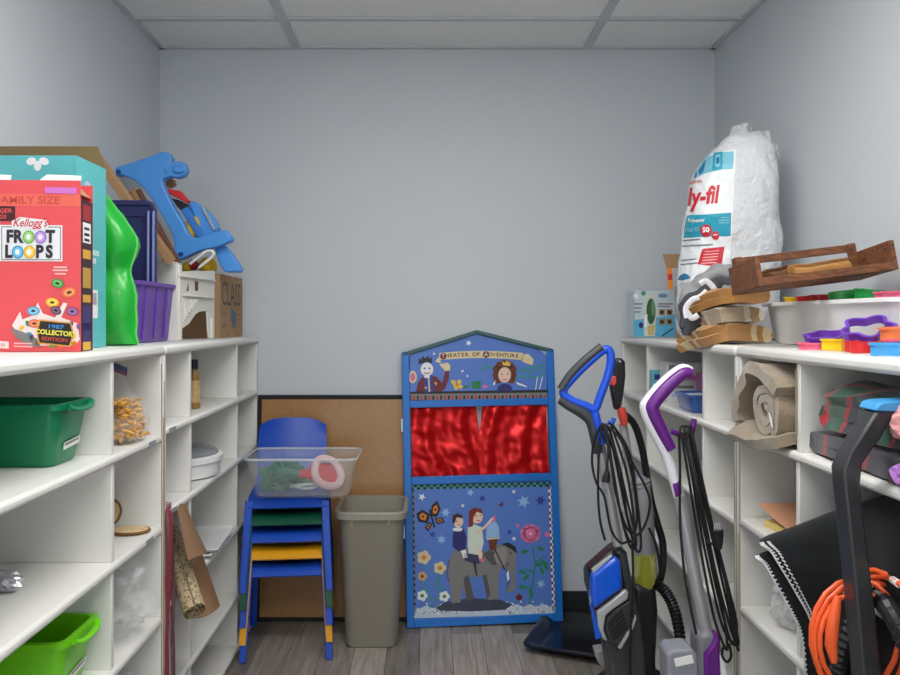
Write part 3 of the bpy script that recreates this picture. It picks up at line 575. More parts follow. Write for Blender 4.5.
for z, w in ((1.445, .10), (1.425, .08), (1.40, .05), (1.385, .03)): b.art([(.03, z), (.03 + w, z), (.03 + w, z - .014), (.03, z - .014)], C('pale_teal', (190, 222, 226)), 1)
for z in (1.6, 1.57, 1.54, 1.5): b.art(ell(.06, z, .018, .010, 10, z * 900), C('pale_lilac', (190, 190, 226)), 1)
b.build('printed_side', co, flat=True)
# long cardboard board and two slats leaning behind
def board(name, label, cat, a, c, w, th, m, e=(0, 1, 0)):
    a, c, e = V(a), V(c), V(e); d = (c - a).normalized(); n = d.cross(e).normalized(); e = n.cross(d).normalized()
    mb = MB().loft([[p + e * (w / 2 * i) + n * (th / 2 * j) for i, j in ((-1, -1), (1, -1), (1, 1), (-1, 1))] for p in (a, c)], m)
    return tag(mb.build(name, bevel=.001), label, cat)
EZL = wood('pale_wood', (150, 112, 72), (184, 146, 100), (2, 2, 2))
WDK = wood('brown_wood', (92, 54, 30), (126, 80, 46), (4, 4, 4))
board('wooden_board', 'long pale brown board leaning behind the teal box', 'board', P(92, 150, 2.47) , P(172, 262, 2.60), .05, .022, CARD)
board('wooden_stick', 'dark brown slat leaning under the blue toy frame', 'slat', P(137, 190, 2.78), P(178, 264, 2.84), .04, .018, WDK)
board('wooden_stick', 'pale slat end beside the dark slat behind the navy lid', 'slat', P(131, 190, 2.60), P(167, 261, 2.72), .04, .014, EZL)
# green bag
GB = mat('green_bag_film', (24, 168, 52), .38, var=.16, scale=14, coat=.15, bump=.5, bscale=26)
rings = []
prof = [(346.5, 136.5), (344, 137.5), (334, 135), (322, 136), (308, 135), (296, 135.5), (286, 133), (278, 130.5), (272, 129.5), (266, 130.5), (256, 134), (246, 136.5), (238, 136), (230, 131.5), (222, 125.5), (214, 119.5), (206, 113.5), (199, 108.5), (196, 106.5)]
for i, (py, xb) in enumerate(prof):
    YG = 2.16; a, c = P(84, py, YG), P(xb, py, YG); d = .055 * min(1, .25 + .2 * min(i, len(prof) - 1 - i)) * (1 - .45 * math.exp(-((py - 272) / 10) ** 2))
    c.x = max(c.x, a.x + .03); ring = []
    for q in range(44):
        t = 2 * math.pi * q / 44; p = V(((a.x + c.x) / 2 + (c.x - a.x) / 2 * math.copysign(abs(math.cos(t)) ** .55, math.cos(t)), YG + d * math.sin(t), a.z))
        cr_ = .014 * (noise.noise(V((p.x * 10, p.y * 22, p.z * 16))) + .6 * abs(noise.noise(V((p.x * 30 + p.z * 18, p.y * 20, p.z * 34)))))
        if 0 < i: p += V((cr_ * .35, -cr_ * (1 if math.sin(t) < 0 else -1), cr_ * .25))
        ring.append(V((p.x, p.y, max(p.z, Z + .001 + .0003 * i))))
    rings.append(ring)
gbt = thing('plastic_bag', 'bright green plastic bag between the teal box and the purple bin', 'bag', (-.85, 2.16, Z))
MB().loft(rings, GB).build('filled_bag', gbt, angle=60)
MB().tube([P(x + .6, y, 2.155) for y, x in prof[1:]], .0035, mat('green_seam', (96, 206, 96), .35), n=6, asp=.5).build('side_seam', gbt)
# purple bin and navy lid
PUR = mat('purple_plastic', (104, 62, 166), .38); NAVY = mat('navy_plastic', (40, 44, 92), .35); NAVL = mat('navy_light_edge', (130, 140, 196), .35)
pb = thing('storage_bin', 'small purple plastic bin holding the navy lid', 'storage bin', (-.985, 2.49, Z))
MB(Matrix.Translation((-.985, 2.49, Z))).tub(.27, .33, .24, .31, .185, PUR, r=.02, lip=.008, lh=.012).build('tub', pb)
for yy in (-.10, .0, .09):
    MB(Matrix.Translation((-.985, 2.49, Z))).loft([[(.1192, yy - .006, .01), (.1252, yy - .006, .01), (.1252, yy + .006, .01), (.1192, yy + .006, .01)], [(.1333, yy - .006, .17), (.1393, yy - .006, .17), (.1393, yy + .006, .17), (.1333, yy + .006, .17)]], PUR).build('rib', pb, bevel=.002)
nl = thing('bin_lid', 'navy plastic bin lid standing upright in the purple bin', 'lid', (-.97, 2.49, Z + .02))
LF = frame((-.972, 2.49, Z + .040), (1, 0.02, 0), (0, .02, 1))
def vr(w, h, r, y, cx=0, cz=.205): return [(x, y, z) for x, z in rrect(w, h, r, 5, cx, cz)]
MB(LF).loft([vr(.226, .400, .035, .012), vr(.226, .400, .035, 0), vr(.218, .392, .032, -.004), vr(.205, .37, .02, -.004), vr(.203, .368, .02, .002), vr(.15, .30, .012, .002), vr(.148, .298, .012, .007)], NAVY).build('lid_panel', nl)
for x in (.090, .106): MB(LF).tube([(x, -.005, .03), (x, -.005, .37)], .0038, NAVL).build('raised_edge', nl)
# white toy house
th2 = thing('toy_house', 'white plastic toy house with an arched doorway and stair', 'toy house', (-.88, 2.82, Z))
HF = frame((-.838, 2.66, Z), (.03, .32, 0), (0, 0, 1))      # aisle face: local x runs away from the viewer, y into the shelf
IV = mat('ivory_plastic', (226, 224, 216), .45)
hm = lambda px, py: ((px - 180) / 34 * .325, max(0, (339.5 - (px - 180) / 34 * 2 - py) * (3.42 + (px - 180) / 34 * .45) / 1000))
pl = [hm(*p) for p in ((181, 272), (214.5, 272), (214, 338), (208.5, 338), (207.5, 329), (206.5, 311), (199, 311.5), (195, 314), (189, 323), (182.5, 328), (182.3, 339), (181, 339))]
MB(HF).prism(pl, 0, .006, IV).build('front_wall', th2, bevel=.001)
for px in (180.3, 211.3): x = hm(px, 300)[0]; zt = .255 if px < 190 else .075; MB(HF).box((x - .012, -.005, 0), (x + .014, .014, zt), IV).build('pillar', th2, bevel=.004)
for x0, x1, z0, z1 in ((.02, .30, .148, .156), (-.01, .31, .212, .22)): MB(HF).box((x0, -.012, z0), (x1, .0, z1), IV).build('ledge', th2, bevel=.003)
for k in range(7): x, z = .02 + k * .021, .062 + k * .011; MB(HF).box((x, -.006, z), (x + .006, 0, .143), IV).build('stair_slat', th2)
MB(HF).box((-.02, .10, .0), (-.012, .0, .262), IV).build('end_wall', th2, bevel=.001)
MB(HF).box((-.014, .008, .222), (.03, .13, .262), IV).build('tower_block', th2, bevel=.003)
WIN = mat('window_brown', (96, 68, 44), .8)
b = MB(HF); b.art([(.135, .172), (.165, .172), (.165, .205), (.135, .205)], WIN, 1); b.art([(.06, .168), (.08, .168), (.078, .20)], WIN, 1); b.build('window', th2, flat=True)
# cardboard box lettered CLASS
cx0, cx1, cy0, cy1, ch_ = -1.12, -.800, 3.03, 3.395, .245
cbx_ = thing('cardboard_box', 'brown cardboard box lettered CLASS at the far end of the left shelf', 'box', (-.95, 3.2, Z))
c = MB(); c.box((cx0, cy0, Z), (cx1, cy0 + .004, Z + ch_), CARD).box((cx0, cy1 - .004, Z), (cx1, cy1, Z + ch_), CARD).box((cx0, cy0 + .004, Z), (cx0 + .004, cy1 - .004, Z + ch_), CARD).box((cx1 - .004, cy0 + .004, Z), (cx1, cy1 - .004, Z + ch_), CARD).box((cx0 + .004, cy0 + .004, Z), (cx1 - .004, cy1 - .004, Z + .004), CARD)
co = c.build('carton_body', cbx_)
b = MB(frame((cx1, cy0, Z), (0, 1, 0), (0, 0, 1))); b.text('CLASS', .178, .167, .135, cI, 1, bold=-.005, sx=.86, space=.95)
b.art([(.17, .125), (.2, .11), (.25, .10), (.26, .06), (.225, .03), (.19, .045), (.165, .08)], C('duck_blue', (62, 84, 120)), 1); b.art(stroke([(.18, .12), (.17, .14), (.18, .15)], .008), C('duck_blue', 0), 1)
for x0, z0 in ((.03, .05), (.03, .042), (.03, .092), (.27, .09)): b.art([(x0, z0), (x0 + .07, z0), (x0 + .07, z0 + .003), (x0, z0 + .003)], cI, 1)
for x0, z0 in ((.14, .232), (.25, .232), (.11, .006), (.25, .006)): b.art([(x0, z0), (x0 + .018, z0), (x0 + .018, z0 + .008), (x0, z0 + .008)], cI, 1)
b.build('printed_face', co, flat=True)
# blue toy frame: two I-shaped end plates joined by boards
BT = mat('toy_light_blue', (78, 154, 232), .35); BTD = mat('toy_hole_blue', (24, 60, 130), .4); BTM = mat('toy_mid_blue', (54, 126, 206), .35)
bt = thing('toy_bench_frame', 'light blue plastic toy bench frame lying on the cardboard box', 'toy', P(175, 220, 3.0))
def zr(pts): return [(100 + x / 5.625, 140 + y / 5.625) for x, y in pts]
ol = zr([(68, 170), (90, 152), (200, 118), (350, 64), (385, 70), (402, 95), (398, 128), (440, 118), (476, 128), (490, 170), (470, 200), (430, 212), (400, 205), (372, 210), (350, 224), (350, 246), (375, 300), (420, 390), (465, 460), (492, 520), (515, 545), (550, 548), (640, 518), (704, 502), (742, 548), (740, 566), (660, 600), (560, 622), (470, 664), (440, 674), (378, 662), (362, 640), (372, 628), (405, 622), (418, 590), (405, 530), (350, 430), (290, 330), (235, 262), (180, 218), (120, 196), (80, 200)])
MB().pprism(ol, 2.95, .045, BT).build('end_plate', bt, bevel=.006, seg=3)
o2 = [(x + 14, y + 15) for x, y in zr([(440, 330), (500, 345), (560, 365), (620, 440), (690, 540), (790, 680), (770, 740), (690, 690), (640, 620), (560, 520), (500, 430)])]
o2 = zr([(495, 352), (520, 340), (578, 372), (640, 440), (668, 500), (640, 530), (582, 540), (560, 500)])
MB().pprism(o2, 3.02, .045, BT).build('rear_plate', bt, bevel=.006)
MB().pprism(zr([(640, 605), (700, 590), (740, 640), (792, 720), (790, 742), (700, 742), (668, 690)]), 3.0, .05, BT).build('foot_block', bt, bevel=.006)
MB().pprism(zr([(450, 395), (490, 372), (560, 500), (600, 540), (545, 548), (500, 470)]), 2.985, .05, BTM).build('cross_board', bt, bevel=.004)
MB().pprism(zr([(566, 374), (580, 372), (650, 500), (636, 510)]), 3.012, .008, SILP).build('steel_edge', bt, bevel=.002)
for x, y, r in ((101, 179, 17), (394, 646, 16), (454, 643, 16)): MB().pprism(zr(ell(x, y, r, r * .8)), 2.9485, .003, BTD).build('peg_hole', bt)
MB().pprism(zr([(360, 160), (372, 150), (382, 165), (376, 185), (362, 180)]), 2.945, .02, BT).build('peg', bt, bevel=.003); MB().pprism(zr([(405, 150), (440, 140), (470, 150), (474, 175), (440, 190), (410, 180)]), 2.94, .02, BT).build('knuckle', bt, bevel=.006)
cl = MB().pprism(zr([(366, 262), (400, 278), (450, 284), (500, 340), (492, 356), (440, 330), (384, 300)]), 3.00, .03, RED); tag(cl.build('toy_clamp', bevel=.004), 'red plastic toy clamp caught in the blue bench frame', 'toy')
bl = P(193, 228, 3.02); tag(MB().ball(bl, .036, YEL, sc=(.8, .8, 1.35)).build('toy_egg'), 'yellow plastic egg shape behind the blue bench frame', 'toy')
tag(MB().pprism(zr([(352, 226), (380, 212), (415, 222), (420, 250), (395, 268), (365, 258)]), 3.035, .03, EZL).build('wooden_block', bevel=.004), 'small tan block above the red toy clamp', 'toy')
tag(MB().pprism(zr([(400, 325), (440, 336), (494, 360), (482, 390), (452, 396), (430, 372)]), 3.04, .04, DGRY).build('toy_shovel', bevel=.004), 'dark grey toy blade under the red clamp', 'toy')
tag(MB().tube([P(100 + x / 5.625, 240 + y / 5.625, 2.92) for x, y in ((505, 135), (540, 108), (585, 72), (606, 60), (630, 62), (640, 76), (632, 92), (600, 120), (556, 156))], .0052, WPLAS).build('plastic_hook'), 'white plastic hook below the blue bench frame', 'hook')
for (px, py, r, m, n, l) in ((193.5, 265, .020, mat('dark_red_plastic', (176, 20, 40), .35), 'toy_ball', 'dark red toy ball on top of the CLASS box'), (208, 266, .036, YEL, 'toy_ball', 'yellow toy ball on top of the CLASS box'), (187, 267, .020, YEL, 'toy_ball', 'small yellow toy ball beside the dark red one')):
    tag(MB().ball(P(px, py, 3.09 if r > .025 else 3.06), r, m).build(n), l, 'toy', 'toy balls in the box')
crate_fill = MB().box((cx0 + .006, cy0 + .006, Z + .005), (cx1 - .006, cy1 - .006, Z + .195), CARDD); crate_fill.build('packing_layer', cbx_)
# ================================================================ inside the left shelves
def bin_(label, m, x, y, z):
    t = thing('storage_bin', label, 'storage bin', (x, y, z), 'coloured plastic bins')
    def wav(px, py): return -.018 * math.exp(-((px) / .045) ** 4) - .016 * math.exp(-((py + .02) / .05) ** 4) * (1 if abs(px) > .15 else 0)
    MB(Matrix.Translation((x, y, z))).tub(.325, .165, .290, .125, .136, m, r=.022, lip=.010, lh=.012, wav=lambda px, py: 0).build('tub', t)
    h = MB(Matrix.Translation((x, y, z)))
    h.tube(smooth_path([(.176, -.060, .130), (.182, -.04, .122), (.184, .0, .119), (.182, .04, .122), (.176, .060, .130)], 4), .0062, m, asp=1.3)
    h.build('handle', t)
    s = MB(frame((x + .1485, y - .055, z + .02), (.0, 1, 0), (.035 / 2, 0, .12)))
    s.prism([(.03, .012), (.105, .018), (.104, .034), (.029, .028)], -.0018, -.0008, PAPER)
    for k in range(9): s.art([(.034 + k * .0072, .0205 + k * .0006), (.0385 + k * .0072, .0208 + k * .0006), (.0385 + k * .0072, .0270 + k * .0006), (.034 + k * .0072, .0267 + k * .0006)], INK, 4.4)
    s.build('sticker', t, flat=True)
    return t
g = bin_('dark green plastic bin on the upper left shelf', mat('bin_green', (0, 128, 84), .35), -.948, 1.755, .9558)
f = MB(frame((-.948 - .10, 1.755 - .074, .9558 + .08), (1, 0, 0), (0, -.02, .12))); f.art(ell(-.04 + .0, 0, .022, .011, 16), mat('pale_blue_sticker', (150, 200, 232), .5), 2); f.build('oval_sticker', g, flat=True)
bin_('lime green plastic bin on the lower left shelf', mat('bin_lime', (112, 206, 14), .35), -.934, 1.755, .4558)
# zip bag of pasta
PX = -.80
zb = thing('zip_bag', 'clear zip bag of dry pasta standing in the upper narrow left cubby', 'bag', (-.83, 2.0, .956))
ZBF = film('zip_bag_film', (238, 242, 244), .86, .08, .6, 30)
rings = []
for i, (z, xa, xb, d) in enumerate(((.958, -.92, -.740, .055), (.972, -.93, -.726, .068), (1.01, -.925, -.728, .068), (1.05, -.915, -.745, .060), (1.09, -.90, -.775, .040), (1.12, -.885, -.795, .020), (1.155, -.885, -.790, .005), (1.166, -.884, -.790, .003))):
    rings.append([wob(((xa + xb) / 2 + (xb - xa) / 2 * math.copysign(abs(math.cos(t)) ** .6, math.cos(t)), 2.045 + .03 * (i / 7) + d * math.sin(t), z), .006 if 0 < i < 6 else .0005, 18) for t in [2 * math.pi * q / 26 for q in range(26)]])
MB().loft(rings, ZBF).build('film', zb, angle=80)
pm = MB(); PAS = mat('dry_pasta', (214, 160, 62), .55, var=.15, scale=50); rn = random.Random(11)
for i in range(620):
    z = rn.uniform(.968, 1.064); k = (1.07 - z) / .1; c = V((rn.uniform(-.905, -.768 + .022 * k), 2.045 + rn.uniform(-.050, .050), z)); a = rn.uniform(0, 6.28); e = rn.uniform(-.5, .5)
    d = V((math.cos(a) * math.cos(e), math.sin(a) * math.cos(e), math.sin(e))) * .014; pm.tube([c - d, c + V((0, 0, .003)), c + d], .0042, PAS, n=6)
pm.box((-.90, 2.01, .966), (-.775, 2.08, 1.04), PAS)
tag(pm.build('pasta', zb), kind='stuff')
MB().sheet(lambda u, v: V((-.884 + .094 * u, 2.076 + .002 * v, 1.150 + .016 * v - .02 * (u ** 2))), 8, 2, .004, mat('zip_blue', (36, 64, 130), .4)).build('zip_strip', zb)
MB().sheet(lambda u, v: V((-.884 + .094 * u, 2.073 + .001 * v, 1.144 + .006 * v - .02 * (u ** 2))), 8, 2, .0045, mat('zip_red', (150, 50, 60), .4)).build('zip_line', zb)
# wood slices
WS = wood('wood_slice_face', (206, 178, 132), (228, 206, 164), (20, 20, 2)); BARK = mat('bark', (120, 84, 46), .9, var=.3, scale=80)
def slice_(label, M, r):
    t = thing('wood_slice', label, 'wood slice', M.translation, 'wood slices')
    o = MB(M).slab([(x * (1 + .05 * math.sin(3 * i)), y) for i, (x, y) in enumerate(ell(0, 0, r, r * .8, 22))], 0, .008, WS).build('disc', t)
    MB(M).tube([(x * (1 + .05 * math.sin(3 * i)), y, .004) for i, (x, y) in enumerate(ell(0, 0, r + .0015, r * .8 + .0015, 22))], .0042, BARK, n=6, closed=True).build('bark_rim', t)
slice_('flat wood slice lying on the third left shelf', Matrix.Translation((-.80, 2.125, .7045)), .048)
slice_('upright wood slice leaning behind the flat one', Matrix.Translation((-.884, 2.16, .746)) @ Matrix.Rotation(R(80), 4, 'X') @ Matrix.Rotation(R(20), 4, 'Z'), .046)
# shiny wrapper on the wide shelf
FOIL = mat('silver_foil', (190, 192, 198), .22, .6, var=.2, bump=.8, bscale=60)
def crinkle(name, label, cat, c, sz, m, seed, sub=3, amp=.35, group=None, f=None):
    bm = bmesh.new(); bmesh.ops.create_icosphere(bm, subdivisions=sub, radius=1); c = V(c); sz = V(sz)
    for v in bm.verts:
        n = noise.noise(v.co * 2.3 + V((seed, 0, 0))) * amp + noise.noise(v.co * 5.1 + V((0, seed, 0))) * amp * .7
        p = v.co * (1 + n); v.co = V((p.x * sz.x, p.y * sz.y, max(p.z, -.92) * sz.z)) + c
    mb = MB(); mb.add([v.co.copy() for v in bm.verts], [[v.index for v in f_.verts] for f_ in bm.faces], m); bm.free()
    return tag(mb.build(name, angle=25), label, cat, group)
crinkle('foil_wrapper', 'crumpled silver foil wrapper on the wide third shelf at left', 'wrapper', (-.90, 1.66, .7245), (.045, .03, .022), FOIL, 3)
crinkle('red_wrapper', 'small dark red wrapper beside the silver foil', 'wrapper', (-.955, 1.67, .723), (.022, .02, .020), mat('dark_red_foil', (120, 40, 44), .3, .3), 8)
crinkle('plastic_bag', 'crumpled clear plastic bag in the narrow left cubby above the bottom one', 'bag', (-.85, 2.03, .562), (.115, .115, .115), CLEARB, 5, 4, .42)
crinkle('plastic_bag', 'crumpled clear plastic bag poking out of the lowest narrow left cubby', 'bag', (-.86, 2.03, .30), (.105, .10, .085), CLEARB, 15, 4, .42)
# bottle
bx_, by_ = -.80, 2.70
bo = thing('bottle', 'small amber bottle with a black cap on the far left shelf', 'bottle', (bx_, by_, .971))
MB().lathe([(.0, 0), (.018, 0), (.021, .003), (.021, .105), (.018, .118), (.011, .128), (.011, .136), (0, .136)], mat('amber_bottle', (150, 112, 60), .2, var=.1), c=(bx_, by_, .971)).build('glass', bo)
MB().lathe([(0, .134), (.0145, .134), (.0145, .165), (.0, .166)], BLK, 20, (bx_, by_, .971)).build('cap', bo)
MB().lathe([(.0212, .02), (.0216, .02), (.0216, .095), (.0212, .095)], mat('bottle_label', (196, 164, 112), .6, var=.6, scale=60), c=(bx_, by_, .971)).build('label', bo)
# cake carrier
cc = thing('cake_carrier', 'round white cake carrier with a grey see-through lid', 'cake carrier', (-.872, 2.735, .738))
MB().lathe([(0, .0), (.13, 0), (.145, .006), (.150, .05), (.157, .054), (.157, .070), (.150, .074), (0, .074)], WPLAS, 40, (-.872, 2.735, .738)).build('base_dish', cc)
MB().lathe([(.138, .0745), (.138, .080), (.126, .088), (.06, .096), (0, .098), (0, .0985), (.06, .0975), (.128, .090), (.141, .081), (.141, .0745)], mat('grey_translucent', (132, 136, 140), .2, coat=.4), 40, (-.872, 2.735, .738)).build('lid', cc)
# maroon cloth corner and ribbon
MAR = mat('maroon_ribbon', (120, 22, 46), .6, var=.15, scale=30, sheen=.4)
tag(MB().sheet(lambda u, v: V((-1.05 + .265 * u * (1 - .3 * abs(v - .5)), 2.29 + .1 * v, .745 + .045 * math.sin(v * 3.14) * (1 - u * .6) + .004 * math.sin(9 * u))), 14, 10, .004, MAR).build('folded_cloth', angle=80), 'maroon cloth corner in the far left cubby by the seam', 'cloth')
rb = thing('ribbon_bundle', 'maroon ribbon bundle hanging down the front of the left shelf seam', 'ribbon', (-.74, 2.245, .74))
for k in range(5):
    x0 = 2.222 + .011 * k; ln = (.60, .70, .66, .74, .56)[k]
    def rf(u, v, k=k, x0=x0, ln=ln):
        if v < .12: t = v / .12; return V((-.80 + .063 * t, x0 + .010 * u, .7395 + .002 * k + .003 * math.sin(3 * t)))
        t = (v - .12) / .88; tw = .5 * math.sin(3 * t + k) ; return V((-.7345 + .002 * k * t + .004 * math.sin(8 * t + k) + (u - .5) * .016 * math.sin(tw * 2), x0 + (u - .5) * .016 * math.cos(tw) + .006 * math.sin(5 * t + 2 * k), .739 - ln * t))
    MB().sheet(rf, 3, 34, .0012, MAR).build('strand', rb, angle=80)
# kraft sheet and printed roll
KR = mat('kraft_paper', (136, 104, 76), .85, var=.06, bump=.1)
def ksheet(u, v):
    a = P(176, 504, 2.32) * (1 - v) + P(188, 563, 2.22) * v; b2 = P(186, 510, 2.44) * (1 - v) + P(207, 550, 2.36) * v
    return a * (1 - u) + b2 * u + V((.012 * math.sin(u * 3.1), 0, .008 * math.sin(u * 3.1 + v)))
tag(MB().sheet(ksheet, 14, 14, .0015, KR).build('kraft_sheet', angle=80), 'curled brown kraft paper sheet hanging from the far left shelf', 'paper')
rl = thing('paper_roll', 'printed brown paper roll sticking out of the far left shelf', 'paper roll', P(195, 613, 2.24))
A_, B_ = P(194, 612, 2.24), P(174, 549, 2.40); D_ = (A_ - B_).normalized(); B_ = A_ - D_ * .30
up_ = D_.orthogonal().normalized(); s2 = D_.cross(up_)
def prnt():
    m = bpy.data.materials.new('printed_kraft'); m.use_nodes = True; nt = m.node_tree; bs = nt.nodes['Principled BSDF']; tc = nt.nodes.new('ShaderNodeTexCoord'); vo = nt.nodes.new('ShaderNodeTexVoronoi'); vo.inputs['Scale'].default_value = 95
    nt.links.new(tc.outputs['Object'], vo.inputs['Vector']); rp = nt.nodes.new('ShaderNodeValToRGB'); rp.color_ramp.elements[0].color = lin((112, 96, 74)); rp.color_ramp.elements[0].position = .28; rp.color_ramp.elements[1].color = lin((184, 164, 130)); rp.color_ramp.elements[1].position = .42
    nt.links.new(vo.outputs['Distance'], rp.inputs['Fac']); nt.links.new(rp.outputs['Color'], bs.inputs['Base Color']); bs.inputs['Roughness'].default_value = .7; return m
PK = prnt()
def spiral(u, v):
    a = u * 2 * math.pi * 2.6; r = .011 + .0032 * a / 2.2; 
    return B_ + (A_ - B_) * v + up_ * (r * math.cos(a)) + s2 * (r * math.sin(a))
MB().sheet(spiral, 70, 6, .0012, PK).build('rolled_sheet', rl, angle=80)
def outer(u, v):
    a = R(-90) + u * R(200); r = .040 + .016 * u
    return B_ + (A_ - B_) * (v * 1.0 + .0) + up_ * (r * math.cos(a)) + s2 * (r * math.sin(a)) + V((.014, .03, .004))
MB().sheet(outer, 16, 6, .0012, KR).build('loose_sheet', rl, angle=80)
# white paper trays
for k in range(2):
    t = Matrix.Translation((-.86 + .012 * k, 2.79, .4768 + .017 * k)) @ Matrix.Rotation(R(4 * k), 4, 'Z')
    tag(MB(t).tub(.26, .30, .24, .28, .015, WPLAS, r=.01, lip=.004, lh=.003).build('paper_tray'), ('lower', 'upper')[k] + ' of two white paper trays on the far left shelf', 'tray', 'white paper trays')
# ================================================================ black mat tray on the floor
bt_ = thing('boot_tray', 'black plastic tray on the floor between the theatre and the blue-handled vacuum', 'tray', (.62, 3.17, .001))
TRY = mat('black_tray_plastic', (18, 21, 27), .25, var=.1)
MB(Matrix.Translation((.625, 3.145, .002)) @ Matrix.Rotation(R(-22), 4, 'Z')).tub(.40, .40, .34, .34, .035, TRY, r=.035, th=.006, lip=.014, lh=.008).build('tray_body', bt_)
# ================================================================ upright vacuum with the blue loop handle
YA = 2.50; DY = -.15
def pts3(L, Y): return [P(x, y, (Y if len(t) == 0 else t[0])) for x, y, *t in L]
va = thing('carpet_cleaner', 'upright carpet cleaner with a blue loop handle and blue tank', 'vacuum cleaner', (.57, YA + DY, 0))
BH = mat('handle_blue', (28, 84, 214), .3); BTK = mat('tank_blue', (24, 92, 222), .15, coat=.6)
loop = smooth_path(pts3([(563, 392), (572, 379), (588, 363), (604, 350), (610, 352), (610.5, 364), (607, 378), (601, 394), (595, 409), (586, 406), (571, 400)], YA), 6, True)
MB().tube(loop, .0125, BH, n=12, closed=True).build('handle_loop', va)
g = smooth_path([p + V((-.004, -.003, .010)) for p in pts3([(562, 393), (572, 378), (588, 362), (603, 350)], YA)], 8)
MB().tube(g, .013, DGRY, n=10).build('handle_grip', va)
g = smooth_path([p + V((-.006, .0, -.010)) for p in pts3([(562, 396), (571, 402), (584, 409), (593, 417), (597, 430), (601, 449)], YA)], 8)
MB().tube(g, [.013 + .005 * min(1, i / 20) for i in range(len(g))], DGRY, n=12).build('handle_neck', va)
g = smooth_path(pts3([(595, 412), (597, 422), (600, 432), (602, 444)], YA - .012), 6); MB().tube(g, [.012, .012] + [.013] * (len(g) - 2), BH, n=12).build('neck_insert', va)
MB().tube(pts3([(600, 424), (605, 427), (607, 424)], YA - .02), .008, BH).build('cord_hook', va)
MB().tube(pts3([(608, 422), (612, 424), (614, 418)], YA - .01), .007, BH).build('cord_hook', va)
MB().tube(pts3([(600, 446), (609, 495), (618, 545)], YA), .0155, SILV, n=16).build('upright_tube', va)
body = [(588, 574), (594, 569), (613, 552), (621, 547), (628, 554), (633, 584), (640, 612), (644, 640), (650, 700), (648, 735), (612, 735), (610, 672), (606, 650), (600, 635), (596, 612), (589, 590)]
MB().pprism(body, YA, .09, DGRY).build('main_body', va, bevel=.014, seg=4)
MB().pprism([(588, 569), (613, 549), (620, 556), (627, 591), (625, 600), (606, 614), (596, 612)], YA - .012, .05, BLK).build('tank_frame', va, bevel=.008, seg=3)
MB().pprism([(591, 575), (602, 566), (617, 556), (621, 562), (623.5, 589), (612, 597), (594, 611), (592, 600)], YA - .028, .07, BTK).build('water_tank', va, bevel=.012, seg=4)
MB().pprism([(592, 570), (612, 554.5), (613, 557), (593, 574)], YA - .024, .02, SILP).build('trim_strip', va, bevel=.002)
MB().pprism([(590.5, 603), (594, 611), (602, 638), (596, 640), (593, 620)], YA - .022, .03, BTK).build('side_window', va, bevel=.004)
MB().pprism([(597, 612), (612, 601), (625, 590), (629, 592), (628, 600), (612, 611), (606, 616), (604, 630), (608, 642), (603, 640), (598, 626)], YA - .026, .03, SILP).build('trim_strip', va, bevel=.005)
MB().pprism([(606, 618), (617, 608), (631, 600), (634, 612), (632, 624), (618, 648), (609, 642), (605, 630)], YA - .020, .03, mat('vent_grey', (52, 54, 58), .45)).build('vent_cover', va, bevel=.006)
v = MB()
for k in range(5): v.pprism([(607.5 + k * 1.3, 624 + k * 4), (622 + k * 1.3, 609.5 + k * 4), (623 + k * 1.3, 611 + k * 4), (608.5 + k * 1.3, 626 + k * 4)], YA - .0225, .006, BLKM)
v.build('vent_slots', va)
MB().pprism([(618, 648), (633, 624), (636, 616), (637, 618), (634, 628), (621, 650)], YA - .024, .02, SILP).build('trim_strip', va, bevel=.003)
MB().loft([[V((x, y, z)) for x, y in rrect(.28, .28, .05, 5, .60, YA + DY + .02)] for z in (.012, .02)] + [[V((x, y, .075)) for x, y in rrect(.26, .25, .05, 5, .60, YA + DY + .03)], [V((x, y, .095)) for x, y in rrect(.20, .18, .05, 5, .60, YA + DY + .05)]], DGRY).build('floor_head', va, bevel=.004)
MB().pprism([(595, 651), (611, 649), (613, 665), (602, 668), (598, 662)], YA + .16, .05, SILP).build('side_latch', va, bevel=.005)
for x in (.47, .73): MB(frame((x, YA + DY + .13, .05), (0, 1, 0), (0, 0, 1))).prism(ell(0, 0, .05, n=22), -.012, .012, BLKM).build('wheel', va, bevel=.003)
cd = MB(); K = lambda L, r=.0036: cd.tube(smooth_path(pts3(L, 2.46), 7), r, BLKM, n=7)
K([(603, 424), (612, 446, 2.45), (621, 488, 2.455), (630, 530, 2.45), (637, 551, 2.45), (641, 543, 2.46), (637, 500, 2.465), (629, 452, 2.47), (612, 424)])
K([(603, 425), (609, 452, 2.44), (615, 490, 2.445), (624, 522, 2.44), (632, 533, 2.445), (637, 520, 2.45), (633, 480, 2.46), (622, 440, 2.46), (610, 423)])
K([(602, 423), (615, 450, 2.43), (627, 500, 2.435), (636, 540, 2.43), (631, 548, 2.435), (622, 520, 2.44), (613, 470, 2.45), (607, 430)])
K([(604, 424), (618, 436, 2.44), (632, 462, 2.43), (646, 488, 2.43), (650, 505, 2.43), (645, 525, 2.44), (636, 535, 2.44), (628, 520, 2.45), (620, 470, 2.46), (609, 427)])
K([(601, 425), (594, 442, 2.47), (592, 462, 2.47), (596, 482, 2.46), (604, 496, 2.455), (608, 516, 2.45), (612, 532, 2.45), (621, 543, 2.45), (630, 540, 2.445)])
K([(606, 424), (612, 470, 2.42), (620, 512, 2.42), (628, 538, 2.42), (634, 541, 2.425), (634, 520, 2.43), (626, 470, 2.435), (611, 425, 2.45)])
K([(602, 425), (599, 450, 2.455), (598, 490, 2.45), (600, 520, 2.455), (605, 540, 2.47)])
K([(607, 426), (608, 450, 2.43), (607, 466, 2.42), (606.5, 474, 2.42)]); K([(632, 540), (633, 580, 2.45), (631, 620, 2.46), (630, 660, 2.46), (632, 720, 2.47)])
cdo = cd.build('power_cord', va)
